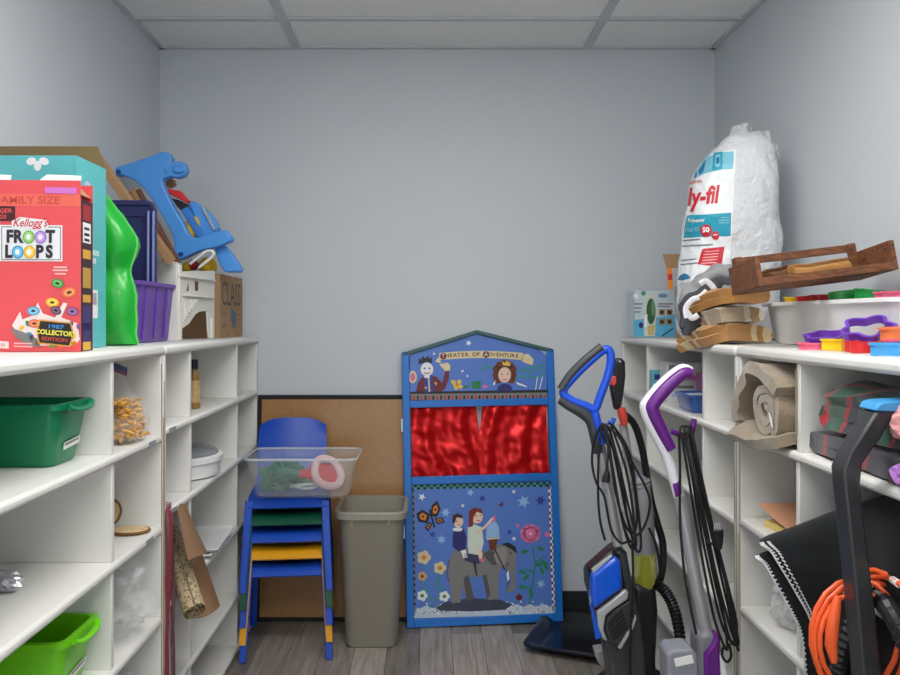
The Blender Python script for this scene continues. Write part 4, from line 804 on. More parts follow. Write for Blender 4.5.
p = MB(); p.tube(pts3([(607, 471), (606.5, 476), (605.5, 482)], 2.42), [.006, .0105, .0115], BLKM, n=12)
for dx in (-2, 1.5): p.tube(pts3([(605.5 + dx, 482), (605.3 + dx, 488)], 2.42), .0022, SILV, n=6)
p.build('plug', cdo)
# ================================================================ upright vacuum with the black handle and red latch
YV = 2.66; DY = -.14
vb = thing('upright_vacuum', 'black upright vacuum with a grey clear cylinder and red latch behind the blue-handled one', 'vacuum cleaner', (.67, YV + DY, 0))
MB().pprism([(614, 363), (617, 358.5), (622, 358), (625.5, 362), (626, 376), (624, 394), (621, 409), (615.5, 411), (613, 398), (611, 386), (614, 378)], YV - .02, .035, BLK).build('handle', vb, bevel=.010, seg=4)
MB().pprism(ell(620, 361.5, 1.1), YV - .0215, .002, SILP).build('badge_dot', vb)
MB().pprism([(612.5, 377), (616, 376), (617, 382), (615, 386), (611.5, 385)], YV - .026, .03, mat('coral_red_plastic', (222, 74, 62), .35)).build('trigger', vb, bevel=.003)
MB().tube(pts3([(621, 408), (622.5, 415), (624.5, 425)], YV - .015), [.0125, .0145, .011], MATS['coral_red_plastic'], n=14).build('release_latch', vb)
MB().tube(pts3([(623, 424), (628, 455), (632, 480)], YV), .013, SILV, n=14).build('wand', vb)
MB().tube(pts3([(636, 477), (640, 481), (643, 513), (644, 553)], YV), [.020, .029, .034, .036], mat('grey_clear_cylinder', (150, 152, 156), .2, coat=.4), n=20).build('dust_cylinder', vb)
for yy in (480, 484): MB().tube(pts3([(639.6 + (yy - 480) * .1, yy), (639.8 + (yy - 480) * .1, yy + 1.5)], YV), .0325, SILP, n=20).build('cylinder_ring', vb)
MB().tube(pts3([(644, 552), (645, 570), (646, 586)], YV), [.036, .038, .036], film('yellow_green_tank', (206, 212, 70), .5, .1), n=20).build('dust_cup', vb)
MB().tube(pts3([(645, 556), (646, 583)], YV + .0), [.012, .022], mat('olive_filter', (112, 124, 32), .5), n=14).build('filter_cone', vb)
MB().pprism([(634, 585), (657, 588), (659, 612), (657, 660), (656, 740), (630, 740), (632, 640)], YV - .04, .11, mat('vacuum_charcoal', (38, 39, 42), .35)).build('motor_body', vb, bevel=.02, seg=4)
MB().loft([[V((x, y, z)) for x, y in rrect(.24, .26, .05, 5, .69, YV + DY + .12)] for z in (.004, .05)] + [[V((x, y, .08)) for x, y in rrect(.18, .2, .05, 5, .69, YV + DY + .12)]], BLK).build('floor_head', vb, bevel=.005)
def hose(mb, path, r, m, rib=.0035, n=12):
    rs = [r + (rib if (i % 2) else 0) for i in range(len(path))]; return mb.tube(path, rs, m, n=n)
hp = smooth_path(pts3([(624, 414, 2.67), (634, 424, 2.68), (641, 444, 2.69), (646, 470, 2.70), (651, 500, 2.70), (657, 522, 2.69), (663, 545, 2.69), (662, 572, 2.68), (657, 586, 2.68)], YV), 7); MB().tube(hp, .0115, BLK, n=10).build('hose', vb)
hp = smooth_path(pts3([(654, 584, 2.63), (664, 590, 2.62), (673, 606, 2.62), (679, 630, 2.63), (682, 660, 2.64), (684, 700, 2.66)], YV), 12); hose(MB(), hp, .0145, BLK, .004).build('lower_hose', vb, angle=15)
MB().tube(smooth_path(pts3([(649, 528, 2.61), (656, 545, 2.60), (660, 572, 2.60), (656, 582, 2.61)], YV), 5), .0045, BLKM, n=8).build('power_cord', vb)
# ================================================================ purple and white steam mop
YM = 2.34; DY = -.29
mo = thing('steam_mop', 'purple and white stick mop with a silver tube leaning by the right shelf', 'floor mop', (.70, YM + DY, 0))
PURM = mat('mop_purple', (104, 32, 132), .3); MW = mat('mop_white', (228, 228, 234), .3)
MB().tube(smooth_path(pts3([(690, 372), (681, 370), (664, 383), (648, 401), (645.5, 410), (654, 430), (667, 455), (674, 478), (679, 496)], YM + .012), 6), .0150, MW, n=12).build('handle_shell', mo)
g = smooth_path(pts3([(691, 374), (683, 373.5), (668, 386), (653.5, 403), (652.5, 411), (661, 430), (671, 449)], YM + .004), 6)
MB().tube(g, [.0145 + .004 * math.sin(math.pi * i / (len(g) - 1)) for i in range(len(g))], PURM, n=12, asp=1.1).build('handle_grip', mo)
MB().pprism([(673, 484), (681, 480), (682.5, 494), (676.5, 498.5)], YM - .004, .042, PURM).build('handle_collar', mo, bevel=.004)
MB().tube(pts3([(679, 494, YM + .018), (692, 562, YM + .015), (706, 632, YM + .012)], YM), .0165, SILV, n=18).build('silver_tube', mo)
MB().tube(smooth_path(pts3([(671, 431), (679, 434), (688, 437), (692, 432), (694, 419)], YM + .01), 5), .0075, PURM, n=10).build('cord_hook', mo)
MB().pprism([(699, 638), (704, 634), (714, 633), (722, 645), (728, 676), (732, 720), (704, 720), (699, 676)], YM - .02, .08, MGRY).build('motor_body', mo, bevel=.012, seg=3)
MB().pprism([(705, 655), (712, 646), (718, 633), (721, 640), (720, 650), (721, 676), (722, 716), (706, 716)], YM - .032, .04, PURM).build('purple_panel', mo, bevel=.006, seg=3)
MB().pprism([(720, 656), (723.5, 652), (730, 690), (731, 716), (723, 716)], YM - .03, .05, MW).build('white_edge', mo, bevel=.004)
MB().loft([[V((x, y, z)) for x, y in rrect(.12, .26, .03, 5, .735, YM + DY - .01)] for z in (.004, .03)] + [[V((x, y, .045)) for x, y in rrect(.07, .18, .03, 5, .735, YM + DY)]], PURM).build('mop_head', mo, bevel=.004)
MB().tube([(.745, YM + DY + .02, .22), (.735, YM + DY, .04)], .016, MGRY).build('neck_joint', mo)
cd = MB(); K = lambda L, r=.0034: cd.tube(smooth_path(pts3(L, 2.31), 7), r, BLKM, n=7)
K([(684, 434), (691, 470), (699, 520), (709, 570), (722, 625), (734, 644), (738, 640), (730, 600), (716, 545), (702, 490), (691, 433)])
K([(683, 433), (694, 480, 2.30), (706, 540, 2.30), (718, 596, 2.30), (730, 640, 2.30), (734, 636, 2.305), (722, 580, 2.31), (707, 515, 2.31), (695, 460, 2.32), (689, 433)])
K([(687, 434), (696, 476, 2.29), (705, 520, 2.29), (714, 565, 2.29), (724, 605, 2.29), (734, 638, 2.29), (736, 620, 2.30), (724, 570, 2.30), (709, 510, 2.30), (692, 433)])
K([(681, 432), (689, 480, 2.30), (697, 530, 2.30), (708, 590, 2.30), (716, 625, 2.30), (727, 650, 2.30), (723, 612, 2.305), (708, 545, 2.31), (699, 490, 2.31), (687, 432)])
K([(679, 434, 2.32), (680, 470, 2.33), (680, 520, 2.33), (684, 570, 2.32), (690, 605, 2.31), (696, 634, 2.31)]); K([(724, 645), (722, 655), (727, 662), (731, 656), (729, 644)])
K([(714, 545, 2.27), (718, 548, 2.27), (721, 560, 2.27), (729, 600, 2.28), (737, 645, 2.29), (739, 650, 2.29)]); K([(714, 545, 2.27), (706, 541, 2.29)])
for q in range(3): K([(680 + q * 4, 433, 2.33), (681 + q * 4, 427, 2.34), (684 + q * 4, 427, 2.35), (685 + q * 4, 434, 2.32)])
cdo = cd.build('power_cord', mo)
p = MB(); p.tube(pts3([(719, 549), (718, 541), (717.5, 530)], 2.27), [.007, .0125, .0145], BLKM, n=12)
for dx in (-2.6, .2, 2.6): p.tube(pts3([(717.5 + dx, 530), (717.3 + dx, 523)], 2.27), .0024, SILV, n=6)
p.build('plug', cdo)
# grey canister with a white label
DY = -.27
gc = thing('steam_canister', 'grey plastic canister with a white label standing before the purple mop', 'canister', (.62, 1.93, 0))
MB().pprism([(667, 655), (672, 650), (692, 649), (698, 655), (700, 690), (698, 752), (670, 752), (668, 690)], 2.20, .075, mat('canister_grey', (138, 140, 150), .4)).build('canister_body', gc, bevel=.016, seg=4)
MB().pprism([(674, 659), (692, 655), (694, 663), (676, 667)], 2.1985, .004, PAPER).build('label', gc)
# ================================================================ near black vacuum handle, hose, orange cord
YD = 1.42; DY = 0.0
vd = thing('stick_vacuum', 'tall black vacuum handle with a light blue top nearest on the right', 'vacuum cleaner', (.74, YD, 0))
BKD = mat('satin_black', (50, 51, 54), .3, coat=.2); BKS = mat('dark_side', (18, 18, 24), .3, coat=.3)
MB().pprism([(877, 411), (897, 411), (882, 438), (863, 464), (861, 484), (867, 540), (877, 620), (887, 720), (894, 800), (872, 800), (865, 700), (856, 600), (848, 520), (844, 484), (843, 470), (850, 452)], YD, .045, BKD).build('handle_tube', vd, bevel=.005, seg=3)
MB().pprism([(875, 411), (879, 404), (886, 402), (918, 400), (910, 408), (898, 412)], YD - .004, .058, mat('sky_blue_cap', (74, 164, 224), .35)).build('handle_cap', vd, bevel=.004, seg=3)
MB().loft([[V((x, y, z)) for x, y in rrect(.17, .22, .05, 5, .735, YD + .03)] for z in (.05, .30)] + [[V((x, y, .42)) for x, y in rrect(.10, .10, .04, 5, .765, YD + .025)]], BLK).build('motor_body', vd, bevel=.01)
MB().loft([[V((x, y, z)) for x, y in rrect(.19, .30, .04, 5, .725, YD + .0)] for z in (.004, .05)], DGRY).build('floor_head', vd, bevel=.006)
hp = smooth_path(pts3([(836, 740, 1.56), (838, 690, 1.535), (843, 655, 1.52), (857, 616, 1.51), (874, 597, 1.50), (884, 602, 1.45), (893, 614, 1.38), (906, 640, 1.33), (925, 700, 1.28)], 1.5), 12); hose(MB(), hp, .0150, BLK, .0045).build('hose', vd, angle=15)
oc = thing('extension_cord', 'orange extension cord coiled around the near black vacuum handle', 'extension cord', (.75, 1.49, .6))
ORG = mat('orange_cord', (240, 96, 44), .4)
m = MB()
path = []
for i in range(4 * 20 + 1):
    t = i / 20; a = R(-100) - 2 * math.pi * t; w = .5 + .5 * math.sin(t * 2.1)
    path.append(P(862 + 5 * math.sin(t * 1.9) + (38 + 17 * w) * math.cos(a), 640 + 6 * math.sin(t * 1.3) + (50 + 16 * w) * math.sin(a), 1.486 + .008 * math.sin(t * 2.3) - .115 * max(0, math.cos(a)) ** 2 - .03 * max(0, -math.cos(a))))
m.tube(path, .0046, ORG, n=8)
m.tube(smooth_path(pts3([(868, 577, 1.49), (884, 577, 1.47), (900, 584, 1.36), (920, 600, 1.32)], 1.49), 6), .0053, ORG, n=8)
m.build('cord', oc)
MB().tube(pts3([(838, 596, 1.445), (835, 610, 1.44), (832, 630, 1.44), (831, 645, 1.44), (834, 662, 1.445)], 1.44), [.006, .010, .0115, .011, .006], ORG, n=14, asp=.8).build('connector', oc)
MB().tube(pts3([(893, 580, 1.41), (899, 584, 1.365)], 1.49), .0068, PAPER, n=10).build('tape_tag', oc)
# black fleece blanket with white blanket stitching
G = [[(822, 522, 1.86), (860, 514, 1.78), (905, 500, 1.62), (965, 490, 1.40)], [(764, 539, 1.70), (832, 515, 1.635), (900, 496, 1.50), (985, 482, 1.24)], [(774, 553, 1.665), (838, 556, 1.59), (905, 546, 1.44), (1000, 540, 1.20)], [(797, 592, 1.65), (846, 602, 1.57), (912, 606, 1.43), (1000, 606, 1.19)], [(812, 622, 1.65), (852, 650, 1.57), (916, 668, 1.43), (1000, 676, 1.19)], [(818, 668, 1.65), (856, 706, 1.57), (918, 730, 1.43), (1000, 735, 1.18)]]
G3 = [[P(*q) for q in row] for row in G]
def cr4(p, t):
    k = len(p) - 1; i = min(int(t * k), k - 1); f_ = t * k - i; g = lambda j: p[max(0, min(k, j))]
    p0, p1, p2, p3 = g(i - 1), g(i), g(i + 1), g(i + 2)
    return .5 * ((2 * p1) + (-p0 + p2) * f_ + (2 * p0 - 5 * p1 + 4 * p2 - p3) * f_ * f_ + (-p0 + 3 * p1 - 3 * p2 + p3) * f_ ** 3)
def bl(u, v, o=0.0):
    p = cr4([cr4(r, u) for r in G3], v); w = .012 * math.sin(u * 9 + v * 3) * min(1, v * 2) + .010 * noise.noise(p * 9)
    return p + V((-w * .5 - o * .4, -w - 0, o * -.2))
FLC = mat('black_fleece', (15, 18, 21), .95, var=.1, scale=120, bump=.3, bscale=400, sheen=.08)
bk = thing('fleece_blanket', 'black fleece blanket with white edge stitching bulging out of the right shelf', 'blanket', (.85, 1.6, .75))
MB().sheet(lambda u, v: bl(u, v), 34, 34, .008, FLC).build('cloth', bk, angle=80)
def un(u, v): p = bl(u, min(1, v), 0); k = 1 - u; return p + V((.004 - .018 * k * v, .022, -.014 - .020 * k))
MB().sheet(lambda u, v: un(u, .25 + .75 * v), 30, 28, .007, FLC).build('under_fold', bk, angle=80)
WSN = mat('white_yarn', (214, 214, 216), .9)
s = MB()
for fn, off in ((bl, 0), (un, 0)):
    for k in range(34):
        v = .26 + .72 * k / 34; a, c = fn(0, v), fn(.030, v - .004); n = V((-.55, -.8, .2)) * .0062
        s.tube([a + n, c + n], .0019, WSN, n=6)
        if k: s.tube([a + n, fn(0, v - .72 / 34) + n], .0019, WSN, n=6)
    for k in range(34):
        v = .26 + .72 * k / 34
        if fn is bl: s.tube([fn(.052, v) + n, fn(.068, v + .012) + n], .0016, WSN, n=6)
s.build('edge_stitching', bk)
# ================================================================ on the right shelf top
# product carton with a green gadget picture
pc = thing('product_carton', 'small white and blue carton with a green gadget picture on the right shelf', 'box', (.91, 3.24, Z))
px0, px1, py0, py1, pz = .818, 1.025, 3.18, 3.30, Z + .186
PB = mat('carton_pale_blue', (196, 214, 222), .45, var=.03)
bx = MB().box((px0, py0, Z), (px1, py1, pz), PB).build('carton', pc, bevel=.002)
b = MB(frame((px0, py0, Z), (1, 0, 0), (0, 0, 1))); s_ = py0 / F; b.map = lambda x, y: ((x - 633) * s_, (336 - y) * s_)
b.art([(631.5, 319), (683, 312), (683, 335.5), (631.5, 335.5)], C('sea_blue', (92, 176, 216)), 1); b.art([(642, 295), (655, 291), (653, 335), (642, 335)], C('box_grey', (206, 214, 206)), 2)
b.art(ell(649, 310, 4.6, 13), C('gadget_green', (52, 96, 66)), 3); b.art(ell(651, 307, 1.8, 8), C('gadget_light', (104, 146, 110)), 4); b.art([(645, 325), (653, 323), (652, 334), (646, 334)], C('tan_part', (206, 182, 120)), 3); b.art([(642, 314), (645.5, 313), (645, 326), (642, 326)], cW, 4)
for x in (657, 664.5):
    for y in (308, 317.5): b.art([(x, y), (x + 6, y), (x + 6, y + 6), (x, y + 6)], C('photo_tan', (160, 120, 80)), 3); b.art(ell(x + 3, y + 3, 1.8), cI, 4)
for x, y, w in ((631.5 + 1, 302, 8), (632.5, 306, 7), (632.5, 310, 6), (656, 302, 15), (656, 304.5, 12)): b.art([(x, y), (x + w, y), (x + w, y + 1.4), (x, y + 1.4)], cGy, 3)
b.art(ell(661, 294.5, 5, 2.2), C('logo_blue', (110, 150, 190)), 2); b.art(ell(634, 295, 2.6), cW, 2); b.art(ell(641.5, 292, 2.4), C('gadget_light', 0), 2); b.art(ell(639, 324, 2.2, 3), cNv, 4); b.art(stroke([(660, 335), (671, 327)], 1.2), cI, 3)
b.build('printed_face', bx, flat=True)
# open cardboard carton behind
oc2 = thing('open_carton', 'open brown cardboard carton between the product carton and the white fibre bag', 'box', (1.06, 2.97, Z))
ox0, ox1, oy0, oy1, oz = .955, 1.19, 2.86, 3.10, Z + .20
c = MB()
for lo, hi in (((ox0, oy0, Z), (ox1, oy0 + .004, oz)), ((ox0, oy1 - .004, Z), (ox1, oy1, oz)), ((ox0, oy0 + .004, Z), (ox0 + .004, oy1 - .004, oz)), ((ox1 - .004, oy0 + .004, Z), (ox1, oy1 - .004, oz)), ((ox0 + .004, oy0 + .004, Z), (ox1 - .004, oy1 - .004, Z + .004))): c.box(lo, hi, CARD)
co = c.build('carton_body', oc2)
MB().loft([[P(665.5, 288, 3.0), P(667, 268, 3.0), P(680, 268, 3.0), P(680, 288, 3.0)][1:3] + [P(680, 254, 3.02), P(663, 254, 3.02)]] + [[p + V((0, .004, 0)) for p in [P(667, 268, 3.0), P(680, 268, 3.0), P(680, 254, 3.02), P(663, 254, 3.02)]]], CARD).build('raised_flap', oc2)
b = MB(); b.pprism([(667, 268), (672, 268), (673, 289), (668, 289)], 2.857, .003, mat('orange_print', (226, 134, 40), .5)).pprism([(668, 274), (672.5, 274), (672.5, 280), (668, 280)], 2.8565, .001, C('red', 0)); b.build('printed_face', co)
# bag of polyester fibre fill
pf = thing('fibre_fill_bag', 'tall clear bag of white fibre fill with red lettering in the far right corner', 'bag', (1.0, 2.62, Z))
YF = 2.62; rings = []
prof = [(340.5, 694, 772, .07), (338, 686, 777, .10), (325, 679, 780, .122), (300, 678, 781, .13), (272, 680, 781, .135), (250, 682, 781, .135), (230, 684, 780.5, .135), (210, 687, 780, .135), (190, 691, 779.5, .13), (172, 696, 779, .122), (155, 704, 777, .105), (145, 711, 774.5, .090), (138, 717, 771, .072), (132, 724, 766, .050), (128, 732, 759, .026)]
prof = [(y + (3 if i > 9 else 0), a + (6 if i > 2 else 2), c_ + (1 if i > 9 else 0), d) for i, (y, a, c_, d) in enumerate(prof)]
pp = smooth_path([V((a, c_, d)) for y, a, c_, d in prof], 4); yy = smooth_path([V((y, 0, 0)) for y, a, c_, d in prof], 4)
for i in range(len(pp)):
    y = yy[i].x; A, Cc = P(pp[i].x, y, YF), P(pp[i].y, y, YF); m_ = (A + Cc) / 2; w = (Cc.x - A.x) / 2; d = pp[i].z; ring = []
    for q in range(72):
        t = 2 * math.pi * q / 72; p = V((m_.x + w * math.copysign(abs(math.cos(t)) ** .72, math.cos(t)), YF + .045 + d * math.copysign(abs(math.sin(t)) ** .8, math.sin(t)), m_.z))
        n_ = .011 * noise.noise(p * 9) + .006 * (abs(noise.noise(V((p.x * 26, p.y * 26, p.z * 14)))) - .2) + .004 * noise.noise(p * 46)
        if i < 5: n_ *= .3
        p += V((math.cos(t), math.sin(t), 0)) * n_
        ring.append(V((p.x, p.y, max(p.z, Z + .001))))
    rings.append(ring)
FIB = mat('white_fibre', (226, 228, 230), .55, var=.05, scale=18, bump=1.0, bscale=28, bdist=.014, coat=.3)
fo = MB().loft(rings, FIB).build('filled_bag', pf, angle=80)
tu = MB(); BF = film('clear_top_film', (240, 242, 244), .72, .12, .8, 40)
def tuft(c, w, h, seed):
    def f_(u, v): p = V((c.x + (u - .5) * w * (1 - .3 * v + .25 * v * v), c.y + .025 * math.sin(u * 7 + seed) * (1 - v * .3), c.z + h * v * (1 - .35 * abs(u - .5)))); return wob(p, .012 * v, 26, seed)
    tu.sheet(f_, 14, 8, .001, BF)
tuft(P(743, 137, 2.66), .08, .045, 1); tuft(P(760, 145, 2.66), .07, .05, 5); tuft(P(770, 160, 2.66), .06, .06, 9)
tu.build('bag_top', pf, angle=70)
# print wrapped on the bag's front
dg = bpy.context.evaluated_depsgraph_get(); ev = fo.evaluated_get(dg); bme = ev.to_mesh()
bvh = BVHTree.FromPolygons([v.co.copy() for v in bme.vertices], [list(p.vertices) for p in bme.polygons]); ev.to_mesh_clear()
def wrap(mb, verts, faces, m, off, cut=2.2):
    bm = bmesh.new(); vs = [bm.verts.new((x, y, 0)) for x, y in verts]
    for f in faces:
        try: bm.faces.new([vs[i] for i in f])
        except ValueError: pass
    bmesh.ops.triangulate(bm, faces=bm.faces[:])
    for _ in range(4):
        L = [e for e in bm.edges if e.calc_length() > cut]
        if not L: break
        bmesh.ops.subdivide_edges(bm, edges=L, cuts=1); bmesh.ops.triangulate(bm, faces=[f for f in bm.faces if len(f.verts) > 3])
    o_ = V((0, 0, CAM_H)); res = []; ok = True; bm.verts.ensure_lookup_table()
    for v in bm.verts:
        d = (P(v.co.x, v.co.y, YF) - o_).normalized(); h = bvh.ray_cast(o_, d)
        res.append(h[0] + h[1] * off if h[0] is not None else None)
    bm.verts.index_update()
    mb.add([r if r is not None else V((0, 0, 0)) for r in res], [[v.index for v in f.verts] for f in bm.faces if all(res[v.index] is not None for v in f.verts)], m); bm.free()
def wpoly(mb, poly, m, n): wrap(mb, poly, [tuple(range(len(poly)))], m, .0022 + .0006 * n)
def wtext(mb, t, cx, cy, size, m, n, bold=0, shear=0, sx=1, rot=0):
    vs, fs = text_mesh(t, 1.0, bold, shear); c, s = math.cos(R(rot)), math.sin(R(rot))
    wrap(mb, [(cx + c * x * size * sx - s * y * size, cy - (s * x * size * sx + c * y * size)) for x, y in vs], fs, m, .0022 + .0006 * n)
lb = MB(); TL = C('fill_teal', (30, 160, 186)); FR = C('fill_red', (206, 34, 52)); LT = C('fill_pale', (130, 200, 220)); FW = C('fill_white', (244, 246, 247)); TD = C('fill_deep', (20, 120, 170))
wpoly(lb, [(716, 153), (736, 150), (735, 170), (731, 250), (728, 272), (700, 280), (679, 284), (679.5, 268), (683, 236), (688, 208), (697, 176), (704, 158)], FW, 0)
wpoly(lb, [(707, 157), (724, 152.5), (734, 151.5), (733, 169), (722, 170), (708, 173), (696, 178), (700, 167)], LT, 1)
wpoly(lb, [(714, 153.5), (723, 152), (722.5, 169), (713, 171)], TL, 2); wpoly(lb, [(716, 156), (721, 155), (720.5, 166), (718, 168), (715.5, 166.5)], LT, 3); wpoly(lb, [(717, 158.5), (720, 158), (719.7, 164), (717, 165)], TD, 4); wpoly(lb, [(699, 171), (705, 162), (707, 160), (704, 173), (700, 175)], TD, 3); wpoly(lb, [(694.5, 179), (697.5, 170), (698, 177)], TD, 3)
wtext(lb, 'ORIGINAL', 695, 182.5, 3.6, FR, 2, bold=.02, rot=9); wtext(lb, 'ly-fil', 702.5, 197, 24, FR, 3, bold=.03, shear=.32, sx=.76, rot=6); wtext(lb, '®', 718.5, 188, 4, FR, 3)
wpoly(lb, [(688, 215.5), (731, 213), (730.5, 236), (708, 236.5), (684.2, 238), (685, 228)], TL, 1); wtext(lb, 'Polyester', 697, 220.5, 5, FW, 3, bold=.02, shear=.1, sx=.85, rot=3); wtext(lb, 'Fiber Fill', 693, 229.5, 6.5, LT, 3, bold=.03, sx=.62, rot=3)
for y, a, c_ in ((217.5, 721, 729), (220, 718, 729.5), (222.5, 719, 729)): wpoly(lb, [(a, y), (c_, y - .3), (c_, y + .7), (a, y + 1)], LT, 3)
wpoly(lb, ell(706.5, 230.5, 5.6, 6.2), FR, 4); wtext(lb, '50', 706.5, 230, 7, FW, 5, bold=.04, sx=.9); wpoly(lb, ell(715.5, 235.5, 3.8, 4.2), FR, 4); wpoly(lb, [(713.5, 234.5), (717.5, 234.2), (717.5, 235.2), (713.5, 235.5)], FW, 5)
for y, a, c_ in ((239, 684, 701), (244.5, 683, 713), (259, 682, 697), (263, 681.5, 699)): wpoly(lb, [(a, y + 1), (c_, y - .5), (c_, y + .8), (a, y + 2.3)], C('print_blue_grey', (120, 130, 150)), 2)
wpoly(lb, [(703, 249), (724.5, 246.5), (721, 267), (698.5, 264.5)], FR, 2)
for k in range(5): wpoly(lb, [(705 - k * .8, 251.5 + k * 3), (719 - k * .6, 250.5 + k * 3), (719 - k * .6, 251.2 + k * 3), (705 - k * .8, 252.2 + k * 3)], C('pale_red', 0), 3)
wpoly(lb, [(678.5, 280), (681, 275.5), (685, 273.5), (689, 275), (691.5, 278), (685, 280)], TD, 2)
lb.build('printed_label', fo, flat=True, angle=80)
# folded cloths
SAG = 0
def folded(name, label, M, w, d, h, n, m, seed, group=None, parent=None, th=None):
    # n flat layers folded back and forth along local x, width d along local y
    t = h / n; pts = []
    for k in range(n):
        z = t * (k + .5); xs = (-w / 2 + t * .5, w / 2 - t * .5) if k % 2 == 0 else (w / 2 - t * .5, -w / 2 + t * .5)
        for q in range(15): pts.append(V((xs[0] + (xs[1] - xs[0]) * q / 14, 0, z)))
        if k < n - 1:
            s = 1 if k % 2 == 0 else -1
            for q in (1, 2, 3): a = R(-90 + 45 * q); pts.append(V((xs[1] + s * t * .5 * math.cos(a), 0, z + t * .5 + t * .5 * math.sin(a))))
    N = len(pts) - 1
    def fn(u, v):
        f_ = u * N; i = min(int(f_), N - 1); p = pts[i].lerp(pts[i + 1], f_ - i); s_ = abs(2 * v - 1)
        q = V((p.x, (v - .5) * d, h * .42 + (p.z - h * .42) * (1 - .30 * s_ ** 5))); q.x *= 1 - .05 * s_ ** 4
        k = noise.noise(V((q.x * 6 + seed, q.y * 6, seed))); e = noise.noise(V((q.y * 8, seed, q.x * 4 + q.z * 9))); g2 = noise.noise(V((q.x * 15, q.y * 15, seed + 5)))
        r_ = M @ V((q.x + .024 * e, q.y + .022 * k, max(.003, q.z + (h * .42 * k + h * .18 * g2) * (q.z / h) + .004 * g2)))
        o_ = max(0, .832 - r_.x); o_ = o_ * o_ / (o_ + .03)                       # what hangs past the shelf's edge droops
        return r_ - V((0, 0, SAG * 1.5 * o_)) if SAG else r_
    mb = MB().sheet(fn, N, 24, (th or t * .96), m); return tag(mb.build(name, parent, angle=80), label, 'cloth', group)
TAN = mat('tan_cloth', (176, 124, 62), .95, var=.14, scale=26, bump=.5, bscale=260, sheen=.2); TAN2 = striped('tan_cloth_pale_stripes', [(0, (182, 132, 74)), (.72, (220, 196, 150)), (.80, (182, 132, 74)), (.88, (226, 204, 160))], (.5, 1, 0), 5)
BEI = striped('beige_cloth_stripes', [(0, (176, 158, 132)), (.6, (204, 192, 170)), (.7, (160, 132, 96)), (.85, (214, 204, 186))], (.6, 1, 0), 7)
GRC = mat('grey_cloth', (150, 150, 152), .9, var=.12, scale=40, bump=.4, bscale=200)
def T(x, y, z, a=0, b=0, c=0): return Matrix.Translation((x, y, z)) @ Matrix.Rotation(R(a), 4, 'Z') @ Matrix.Rotation(R(b), 4, 'Y') @ Matrix.Rotation(R(c), 4, 'X')
SAG = .5
folded('folded_cloth', 'tan folded cloth at the bottom of the pile hanging over the right shelf edge', T(.852, 2.37, Z + .004, 24, 0), .165, .21, .056, 2, TAN2, 1)
folded('folded_cloth', 'beige striped folded cloth in the middle of the pile on the right shelf', T(.862, 2.37, Z + .062, 8, 0), .155, .21, .052, 2, BEI, 2)
folded('folded_cloth', 'ochre tan folded cloth on top of the pile under the wooden crate', T(.858, 2.335, Z + .114, 30, 0), .155, .20, .044, 2, TAN, 3)
SAG = 0
gp = thing('grey_apron', 'grey cloth bundle with white straps against the white fibre bag', 'cloth', (.86, 2.42, Z + .10))
def roll_(name, L, r, m, asp, seed, Y):
    path = smooth_path(pts3(L, Y), 10); rings_ = MB(); k = len(path)
    rings_.tube(path, [r * (.35 + .65 * min(1, 4 * min(i, k - 1 - i) / k)) for i in range(k)], m, n=16, asp=asp)
    rings_.v = [tuple(wob(V(p), .016, 22, seed)) for p in rings_.v]; return rings_.build(name, gp, angle=80)
DGC = mat('dark_grey_cloth', (70, 72, 78), .9, var=.2)
roll_('crumpled_cloth', [(682, 326), (686, 306), (697, 290), (712, 279), (730, 272), (744, 268)], .034, GRC, 1.3, 5, 2.44)
roll_('crumpled_cloth', [(683, 333), (690, 314), (702, 302), (722, 291), (742, 286)], .030, GRC, 1.4, 8, 2.40)
roll_('dark_lining', [(681, 330), (688, 310), (699, 297), (714, 287), (734, 279)], .026, DGC, 1.1, 12, 2.385)
roll_('dark_lining', [(686, 334), (692, 322), (704, 312), (716, 306)], .020, DGC, 1.2, 15, 2.37)
STP = mat('white_strap', (222, 222, 224), .8, var=.05)
for L in ([(700, 284), (706, 281), (713, 287), (716, 294)], [(687, 318), (686, 308), (692, 300), (700, 297), (707, 291)], [(687, 312), (692, 318), (698, 315)]):
    MB().tube(smooth_path(pts3(L, 2.325), 6), .0085, STP, n=8, asp=.3, up=(0, 1, 0)).build('strap', gp, angle=70)
# white tub, cookie cutters, wooden crate
tcx, tcy, tz0 = 1.101, 2.045, Z
tu_ = thing('white_tub', 'white plastic tub of cookie cutters on the near right shelf', 'tub', (tcx, tcy, tz0))
MB(Matrix.Translation((tcx, tcy, tz0 + .0005))).tub(.205, .70, .180, .655, .118, WPLAS, r=.05, th=.003, lip=.012, lh=.010, wav=lambda x, y: .012 * math.exp(-((y - .22) / .05) ** 2) if x < -.05 else 0).build('tub_body', tu_)
def cutter(name, label, M, outline, m, h=.022, group='cookie cutters'):
    # a thin upright wall following the outline, with a wider rolled top edge
    n = len(outline); nrm = []
    for i in range(n):
        a, c = V(outline[i - 1] + (0,)), V(outline[(i + 1) % n] + (0,)); d = (c - a).normalized(); nrm.append(V((d.y, -d.x, 0)))
    sec = [(0, 0), (.0016, 0), (.0016, h - .004), (.0055, h - .004), (.0055, h), (-.001, h), (-.001, 0)][:6]
    rings = [[M @ (V((outline[i % n][0], outline[i % n][1], z)) + nrm[i % n] * o_) for o_, z in sec] for i in range(n + 1)]
    return tag(MB(M @ M.inverted()).loft(rings, m, False, False).build(name, angle=50), label, 'cookie cutter', group)
def blob(r, k, amp, n=40, asp=1.0, ph=0): return [(r * (1 + amp * math.cos(k * 2 * math.pi * i / n + ph)) * math.cos(2 * math.pi * i / n), asp * r * (1 + amp * math.cos(k * 2 * math.pi * i / n + ph)) * math.sin(2 * math.pi * i / n)) for i in range(n)]
